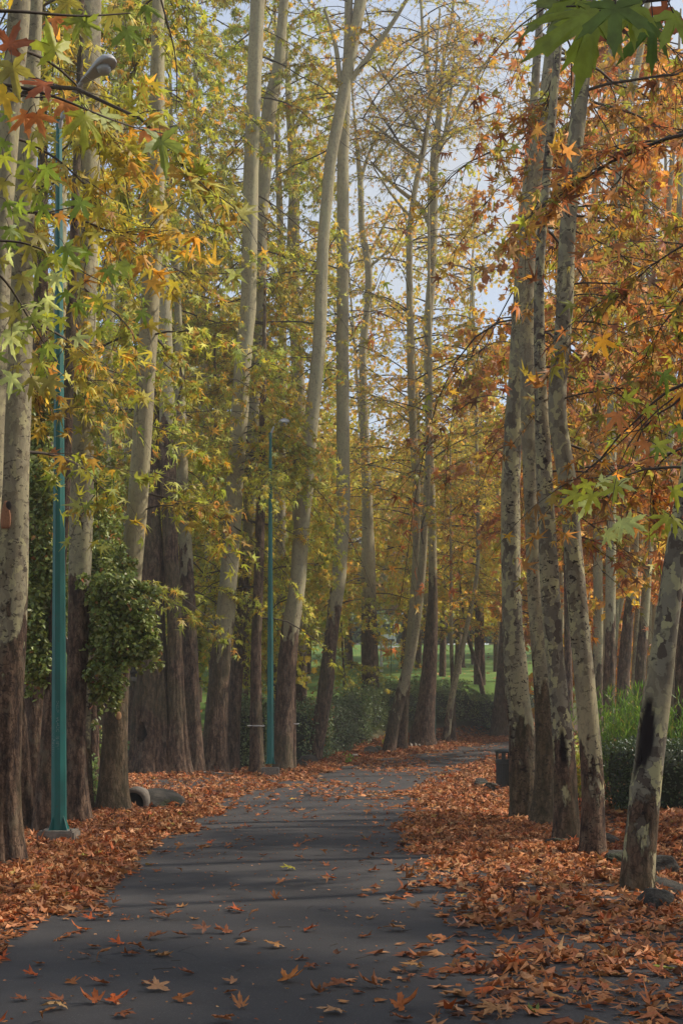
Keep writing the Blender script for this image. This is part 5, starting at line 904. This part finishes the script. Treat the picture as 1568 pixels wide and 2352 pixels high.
# things on the far lawn
def lawn_post(px, py, d, pytop, w, label):
    x, y, _ = P(px, py, d); z0 = float(terrain(x, y)); h = (py - pytop) * d / F; root = empty('park_light', (x, y, z0)); r_ = w * d / F / 2
    bm = bmesh.new(); lathe_bm(bm, [(r_ * 1.3, -.2), (r_ * 1.3, .5), (r_, .55), (r_ * .7, h)], 12); bm_obj('pole', bm, WHITE, root)
    bm = bmesh.new(); bmesh.ops.create_uvsphere(bm, u_segments=16, v_segments=10, radius=r_ * 2.6); o = bm_obj('globe', bm, WHITE, root, True); o.location = (0, 0, h + r_ * 2)
    tag(root, label, 'park light', 'slim white park lights on the lawn')
lawn_post(875, 1549, 71, 1400, 6, 'nearest white park light on the lawn, right of the stout dark trunk')
lawn_post(926, 1500, 95, 1420, 4, 'white park light left of the slanting trees, farther up the lawn')
lawn_post(905, 1480, 108, 1425, 3, 'slimmest white park light by the far hedge')
x, y, _ = P(890, 1470, 108); z0 = float(terrain(x, y)); root = empty('kiosk', (x, y, z0)); bm = bmesh.new(); seg = 14
prof = [(a_ * .42, b_ * .42) for a_, b_ in [(-1.6, 0), (-1.6, .9), (-1.3, 1.35), (-.7, 1.62), (0, 1.7), (.7, 1.62), (1.3, 1.35), (1.6, .9), (1.6, 0)]]
fr = [bm.verts.new((a_, -.4, b2)) for a_, b2 in prof]; bk = [bm.verts.new((a_, .5, b2)) for a_, b2 in prof]; bm.faces.new(fr); bm.faces.new(bk[::-1])
for i_ in range(len(prof)): bm.faces.new((fr[i_], bk[i_], bk[(i_ + 1) % len(prof)], fr[(i_ + 1) % len(prof)]))
bmesh.ops.recalc_face_normals(bm, faces=bm.faces); bm_obj('rounded_shell', bm, WHITE, root)
bm = bmesh.new(); box_bm(bm, (0, -.41, .2), (1.1, .04, .2)); m, n, b = mat('opening_shade'); b.inputs['Base Color'].default_value = (.05, .06, .06, 1); bm_obj('opening_panel', bm, m, root); tag(root, 'small white round roofed kiosk on the far lawn', 'kiosk')  # dark panel stands in for the shade in the kiosk doorway
rock('low dark boulder ringed by white gravel on the far lawn', 884, 1485, 100, .42, .3, .25, 71)
bm = bmesh.new(); lathe_bm(bm, [(1.1, -.1), (1.1, .06), (1.0, .08)], 28); o = bm_obj('gravel_bed', bm, WHITE); x, y, _ = P(888, 1485, 100); o.location = (x, y, float(terrain(x, y)) + .05); tag(o, 'pale gravel bed round the boulder on the far lawn', 'gravel bed')
# pinkish building far away behind the leaves
m, n, b = mat('pink_render'); b.inputs['Base Color'].default_value = (.46, .38, .34, 1); PINK = m
m, n, b = mat('slate_roof'); b.inputs['Base Color'].default_value = (.12, .14, .18, 1); SLATE = m
m, n, b = mat('window_dark'); b.inputs['Base Color'].default_value = (.05, .06, .08, 1); b.inputs['Roughness'].default_value = .2; WIN = m
x, y, _ = P(800, 1200, 230); z0 = float(terrain(x, y)); root = empty('apartment_building', (x, y, z0)); hb = CAMZ + (HZ - 1085) / F * 230 - z0
bm = bmesh.new(); box_bm(bm, (0, 0, hb / 2), (34, 12, hb)); bm_obj('wall', bm, PINK, root)
bm = bmesh.new(); box_bm(bm, (-5, 0, hb + 1.3), (22, 10, 2.6), 0, .5); bm_obj('roof', bm, SLATE, root)
for r_ in range(4):
    for c_ in range(9): bm = bmesh.new(); box_bm(bm, (-15 + c_ * 3.75, -6.05, hb - 2.4 - r_ * 3.3), (1.7, .1, 1.7)); bm_obj('window', bm, WIN, root)
tag(root, 'distant pinkish apartment building with slate roof showing through the leaves', 'building')

# wires tied round two trunks
for i_, (px, py, d, w_, lb) in enumerate(((588, 1667, 31.8, 36, 'pale wire band tied round the dark slim trunk'), (660, 1662, 34.0, 50, 'pale wire band tied round the leaning pale tree foot'))):
    x, y, z = P(px, py, d); rr_ = w_ * d / F / 2 + .015; a_ = np.linspace(0, 2 * np.pi, 33); PL = np.stack([x + rr_ * np.cos(a_), y + rr_ * np.sin(a_), z + .01 * np.sin(a_ * 3)], 1)
    V, Q = tubes(PL[None], np.full((1, 33), .008), 5); o = mesh_np('wire_band', V - np.array([x, y, z]), Q.ravel(), np.arange(len(Q)) * 4, [GREYM]); o.location = (x, y, z); tag(o, lb, 'wire')

# ------------------------------------------------------------------ fallen leaves
DRYP = [(5, (.45, .175, .06)), (3.6, (.35, .115, .034)), (3.6, (.51, .235, .105)), (2, (.22, .07, .028)), (1.1, (.60, .32, .16)), (1.2, (.45, .10, .018)), (1.0, (.11, .042, .025)), (.12, (.4, .3, .05))]
def bare_l(y): return np.interp(y, [6, 10, 14, 24, 30, 36, 44, 52, 60], [-1.80, -1.92, -2.05, -1.75, -.75, .6, 3.2, 6.0, 12])
def bare_r(y): return np.interp(y, [6, 8, 10, 15, 24, 30, 36, 44, 52, 60], [.45, .42, .5, .62, 1.2, 2.1, 3.4, 6, 9.5, 18])
def vnoise(x, y, s, k):
    g = np.random.default_rng(k); out = 0 * x
    for _ in range(7): a = g.uniform(0, 6.28); f = s * g.uniform(.5, 1.8); out = out + np.sin((x * np.cos(a) + y * np.sin(a)) * f + g.uniform(0, 6))
    return out / 3.0
def litter(name, label, N, y0, y1, x0f, x1f, lod, size, prob, seed, lift=.05):
    g = np.random.default_rng(seed); y = y0 + (y1 - y0) * g.uniform(0, 1, N); x = x0f(y) + (x1f(y) - x0f(y)) * g.uniform(0, 1, N); k = g.uniform(0, 1, N) < prob(x, y); x, y = x[k], y[k]; n_ = len(x)
    pr = prob(x, y); z = path_z(x, y) + .012 + g.uniform(0, 1, n_) ** 2 * lift * np.clip(pr * 1.4, .1, 1.6)
    a = g.uniform(0, 6.28, n_); yd = np.stack([np.cos(a), np.sin(a), g.normal(0, .22, n_)], 1); nr = np.stack([g.normal(0, .38, n_), g.normal(0, .38, n_), np.ones(n_)], 1)
    up = g.uniform(0, 1, n_) < .06; nr[up, :2] *= 4
    sz = size * g.uniform(.45, 1.15, n_)
    V, Fc, Cc = leaves(lod, np.stack([x, y, z], 1), yd, nr, sz, palette(g, n_, DRYP), .55, .5, g=g)
    zt = path_z(V[:, 0], V[:, 1]) + .006; V[:, 2] = np.maximum(V[:, 2], zt + .001 * (np.arange(len(V)) % 7))
    o = cat_mesh(name, [(V, Fc, 0, Cc)], [DRY]); tag(o, label, 'leaf litter', None, 'stuff'); return o
clump = lambda x, y: .5 + .5 * vnoise(x, y, 2.6, 5)
PLf = lambda x, y: np.clip(sm(-.15, .45, bare_l(y) - x + .22 * vnoise(x, y, 3.2, 3)) * (.75 + .5 * clump(x, y)), 0, 1)
def PRf(x, y):
    e = sm(-.2, .6, x - bare_r(y) + .25 * vnoise(x, y, 3.2, 9)); near = 1 - sm(9.5, 15, y)
    return np.clip(e * (1 - near * .62 * sm(-.3, .25, vnoise(x, y * 2.0, 3.4, 12))) * (.5 + .5 * clump(x, y)) * (1 - .35 * near), 0, 1)
litter('leaf_litter', 'thick bank of dry orange plane leaves along the left side of the path', 30000, 5.0, 20, lambda y: -1.0 * y * .27 - 1.6 + 0 * y, lambda y: bare_l(y) + .4, 1, .105, PLf, 101)
litter('leaf_litter', 'spread of dry orange plane leaves over the right side of the path', 26000, 5.0, 20, lambda y: bare_r(y) - .4, lambda y: .27 * y + 1.8, 1, .105, PRf, 102)
litter('leaf_litter', 'distant drift of orange leaves along the left kerb and hedge foot', 30000, 20, 64, lambda y: ledge(y) - 1.5 - 4 * (1 - sm(24, 34, y)), lambda y: bare_l(y) + .6, 1, .125, lambda x, y: np.clip(sm(-.2, .5, bare_l(y) - x + .35 * vnoise(x, y, 2.2, 3)) * (.8 + .4 * clump(x, y)), 0, 1), 103, .07)
litter('leaf_litter', 'distant drift of orange leaves on the right side up to the bend', 26000, 20, 62, lambda y: bare_r(y) - .5, lambda y: redge(y) + 2.5, 1, .125, lambda x, y: np.clip(sm(-.2, .5, x - bare_r(y) + .35 * vnoise(x, y, 2.2, 9)) * (.8 + .4 * clump(x, y)), 0, 1), 104, .07)
litter('leaf_litter', 'leaves strewn thinly over the path where it curves away', 9000, 20, 64, lambda y: bare_l(y), lambda y: bare_r(y), 1, .12, lambda x, y: np.clip(.10 + .55 * sm(.1, .8, vnoise(x, y * .6, 1.3, 44)) * sm(22, 34, y) + .5 * sm(.4, 1., vnoise(x, y, 1.1, 40)), 0, 1) * .75, 105, .02)
litter('leaf_litter', 'orange leaves scattered over the green lawn', 9000, 36, 100, lambda y: -.27 * y - 2, lambda y: ledge(y) - 2.2, 0, .16, lambda x, y: .3 + 0 * x, 106, .02)
litter('leaf_litter', 'leaves covering the ground behind the right hand trunks', 24000, 11, 44, lambda y: redge(y) + 1.2, lambda y: .29 * y + 3, 1, .125, lambda x, y: .85 + 0 * x, 107, .05)
litter('leaf_fragments', 'broken bits of dry leaf filling the left leaf bank', 14000, 5.0, 20, lambda y: -.27 * y - 1.6, lambda y: bare_l(y) + .5, 0, .05, PLf, 111, .06)
litter('leaf_fragments', 'broken bits of dry leaf among the leaves on the right side', 14000, 5.0, 20, lambda y: bare_r(y) - .5, lambda y: .27 * y + 1.8, 0, .05, lambda x, y: np.clip(PRf(x, y) + .03, 0, 1), 112, .05)
# crumbs and leaf fragments on the bare asphalt
litter('leaf_crumbs', 'crumbs and fragments of dry leaf on the bare asphalt', 1500, 5.2, 26, lambda y: bare_l(y), lambda y: bare_r(y), 0, .022, lambda x, y: .7 + 0 * x, 108, .002)

def fallen(x, y, size, rot, col, curl, fold, tilt, seed, stand=0):
    g = np.random.default_rng(seed); z = float(path_z(np.array(x), np.array(y)))
    v, f = TPL[2]; xx, yy = v[:, 0], v[:, 1] - .4; r2 = xx * xx + yy * yy
    ax = g.uniform(0, 3.14); uu = xx * math.cos(ax) + yy * math.sin(ax); zz = .55 * curl * r2 + .6 * fold * np.abs(xx) + .9 * g.uniform(.2, 1) * uu * np.abs(uu) + g.normal(0, .5) * xx * yy + .07 * np.sin(xx * 11 + seed) * np.sin(yy * 10 + seed) + g.normal(0, .035, len(xx))
    rr_ = np.sqrt(r2) + 1e-6; pull = 1 - .3 * min(abs(curl) + abs(fold), 1.3) * rr_; V = np.stack([xx * pull * (1 - abs(fold) * .25), yy * pull, zz * .55], 1) * size * .9
    tilt *= .7; ct, st_ = math.cos(tilt), math.sin(tilt); V = np.stack([V[:, 0], V[:, 1] * ct - V[:, 2] * st_, V[:, 1] * st_ + V[:, 2] * ct], 1)
    V[:, 2] -= V[:, 2].min() - .004
    stk = np.array([[0, -.32, .0], [.03, -.5, .02], [.08, -.72, .05]]) * size; stk = stk @ np.array([[1, 0, 0], [0, ct, st_], [0, -st_, ct]]); stk[:, 2] -= min(stk[:, 2].min() - .004, 0)
    TV, TQ = tubes(stk[None], np.array([[.0022, .0017, .0014]]) * size / .13, 4)
    cl = np.repeat(np.array([col]), len(V), 0) * g.uniform(.9, 1.1, (len(V), 1))
    o = cat_mesh('fallen_leaf', [(V, f, 0, cl), (TV, TQ, 1, None)], [DRY, TWIG]); o.location = (x, y, z + .001); o.rotation_euler = (0, 0, rot); return o
def gp(px, py): d = CAMZ * F / (py - HZ); return px2x(px, d), d
named = [(360, 2292, .155, .3, TAN, -.5, .25, .15, 'largest curled tan leaf lying alone on the lower left asphalt'), (205, 2322, .15, 1.2, (.38, .11, .03), .9, .5, .5, 'rust leaf standing half upright at the lower left of the path'), (120, 2338, .13, 2.3, (.5, .30, .13), -.4, .2, 0, 'flat pale tan leaf in front of the upright rust leaf'),
         (670, 2268, .16, -.5, (.46, .17, .04), .55, .4, .45, 'orange leaf tipped up on its points in the middle foreground'), (722, 2300, .11, 2.2, (.3, .12, .05), 1.2, .8, .7, 'tightly curled brown leaf beside the tipped up orange one'), (845, 2280, .17, .9, (.30, .11, .04), 1.0, .6, .3, 'crumpled dark brown leaf cluster in the centre foreground'), (880, 2268, .11, 2.9, (.36, .16, .07), -.5, .5, 0, 'half folded brown leaf touching the crumpled dark one'),
         (945, 2240, .15, 1.7, (.52, .27, .10), -.45, .25, 0, 'domed tan leaf right of centre with its stalk up'), (552, 2332, .12, .2, (.46, .19, .07), .9, .7, .8, 'curled orange leaf standing at the bottom edge left of centre'), (760, 2345, .14, 2.6, (.5, .28, .14), -.5, .2, 0, 'pale domed leaf cut by the bottom edge near the middle'), (935, 2330, .17, -1.0, (.44, .13, .03), .3, .7, .4, 'long folded orange leaf with raised tips near the bottom edge'),
         (1118, 2342, .16, 1.5, (.46, .23, .09), -.6, .2, 0, 'arched leaf with its stalk in the middle at the bottom edge'), (1222, 2335, .10, .6, (.20, .24, .05), .8, .6, .6, 'small yellow green leaf curled up at the bottom right'), (1522, 2232, .14, 2.0, (.26, .27, .04), -.3, .3, .1, 'yellow green leaf lying among brown ones at the right edge'), (1500, 2240, .16, .4, (.33, .1, .03), .5, .3, .5, 'big rust leaf leaning on the yellow green one'),
         (625, 2190, .14, 1.0, (.48, .24, .09), -.4, .3, .1, 'star shaped tan leaf alone in the middle of the path'), (557, 2182, .12, 2.4, (.42, .2, .08), -.5, .4, 0, 'tan leaf with a curved stalk left of the star shaped one'), (630, 2072, .12, .3, (.45, .16, .05), .6, .8, 1.1, 'leaf standing on edge in the middle of the path'), (905, 2148, .16, 1.4, (.40, .2, .09), -.3, .3, 0, 'ragged wide leaf lying right of centre'), (660, 2005, .14, 1.9, (.36, .33, .05), -.2, .2, 0, 'lime green leaf flat on the far asphalt'),
         (1385, 2125, .15, .2, (.42, .09, .015), .7, .5, .6, 'deep red orange leaf with two raised points on the right leaf spread'), (1255, 2165, .17, 1.2, (.46, .16, .04), .5, .4, .9, 'orange leaf standing like a sail at the lower right'), (525, 2275, .10, 1.0, (.4, .2, .1), -.5, .6, 0, 'small folded brown leaf left of the tipped up orange one'), (185, 2150, .14, 2.6, (.46, .12, .018), .3, .3, .3, 'bright orange leaf on the edge of the left leaf bank')]
for i_, (px, py, s_, ro, col, cu, fo, ti, lb) in enumerate(named):
    x, y = gp(px, py); o = fallen(x, y, s_, ro, col, cu, fo, ti, 300 + i_); tag(o, lb, 'leaf', 'loose fallen leaves on the asphalt')
g = np.random.default_rng(66); cnt = 0; protos = []
for i_ in range(12):
    o = fallen(0, 0, .13, 0, palette(g, 1, DRYP)[0], g.normal(-.1, .6), g.uniform(.1, .7), g.uniform(0, .45), 400 + i_); protos.append(o)
used = [gp(a[0], a[1]) for a in named]; first = set()
while cnt < 150:
    y = 5.9 + 17 * g.uniform() ** 1.1; x = g.uniform(bare_l(y) + .1, bare_r(y) - .1)
    c_ = .28 + .72 * (vnoise(np.array(x), np.array(y), 1.6, 77) > .25)
    if abs(x + .5) < .5: c_ *= .6
    if g.uniform() > c_ or min((x - a) ** 2 + (y - b2) ** 2 for a, b2 in used) < .012: continue
    used.append((x, y)); p = protos[cnt % 12]; o = p if cnt < 12 else p.copy()
    if cnt >= 12: C.objects.link(o)
    s_ = g.uniform(.55, 1.1); o.location = (x, y, float(path_z(np.array(x), np.array(y))) + .001); o.rotation_euler = (0, 0, g.uniform(0, 6.28)); o.scale = (s_, s_, s_)
    tag(o, 'small dry brown leaf lying loose on the bare middle of the path', 'leaf', 'loose fallen leaves on the asphalt'); cnt += 1

g = np.random.default_rng(88)
for i_ in range(16):
    y = g.uniform(6, 16); x = g.uniform(-1.7, .7 + (g.uniform() < .5) * 1.2); a_ = g.uniform(0, 6.28); L_ = g.uniform(.06, .16); t = np.linspace(-.5, .5, 5)
    px_, py2 = x + np.cos(a_) * L_ * t, y + np.sin(a_) * L_ * t + .01 * np.sin(t * 5); PLt = np.stack([px_ - x, py2 - y, path_z(px_, py2) - float(path_z(np.array(x), np.array(y))) + .004], 1)
    V, Q = tubes(PLt[None], np.full((1, 5), .0018), 4); o = mesh_np('fallen_stalk', V, Q.ravel(), np.arange(len(Q)) * 4, [TWIG]); o.location = (x, y, float(path_z(np.array(x), np.array(y)))); tag(o, 'thin dry leaf stalk lying on the asphalt', 'leaf stalk', 'leaf stalks on the asphalt')
# ------------------------------------------------------------------ haze volume, added to lift the dark background
bm = bmesh.new(); box_bm(bm, (0, 800, 26), (2400, 2400, 62))
hz = bpy.data.materials.new('haze'); hz.use_nodes = True; n = hz.node_tree; n.nodes.clear(); out = nd(n, 'ShaderNodeOutputMaterial'); pv = nd(n, 'ShaderNodeVolumePrincipled')
pv.inputs['Color'].default_value = (.96, .93, .86, 1); pv.inputs['Density'].default_value = 0.0015; pv.inputs['Anisotropy'].default_value = .2; n.links.new(pv.outputs[0], out.inputs['Volume'])
tag(bm_obj('haze', bm, hz), kind='stuff')
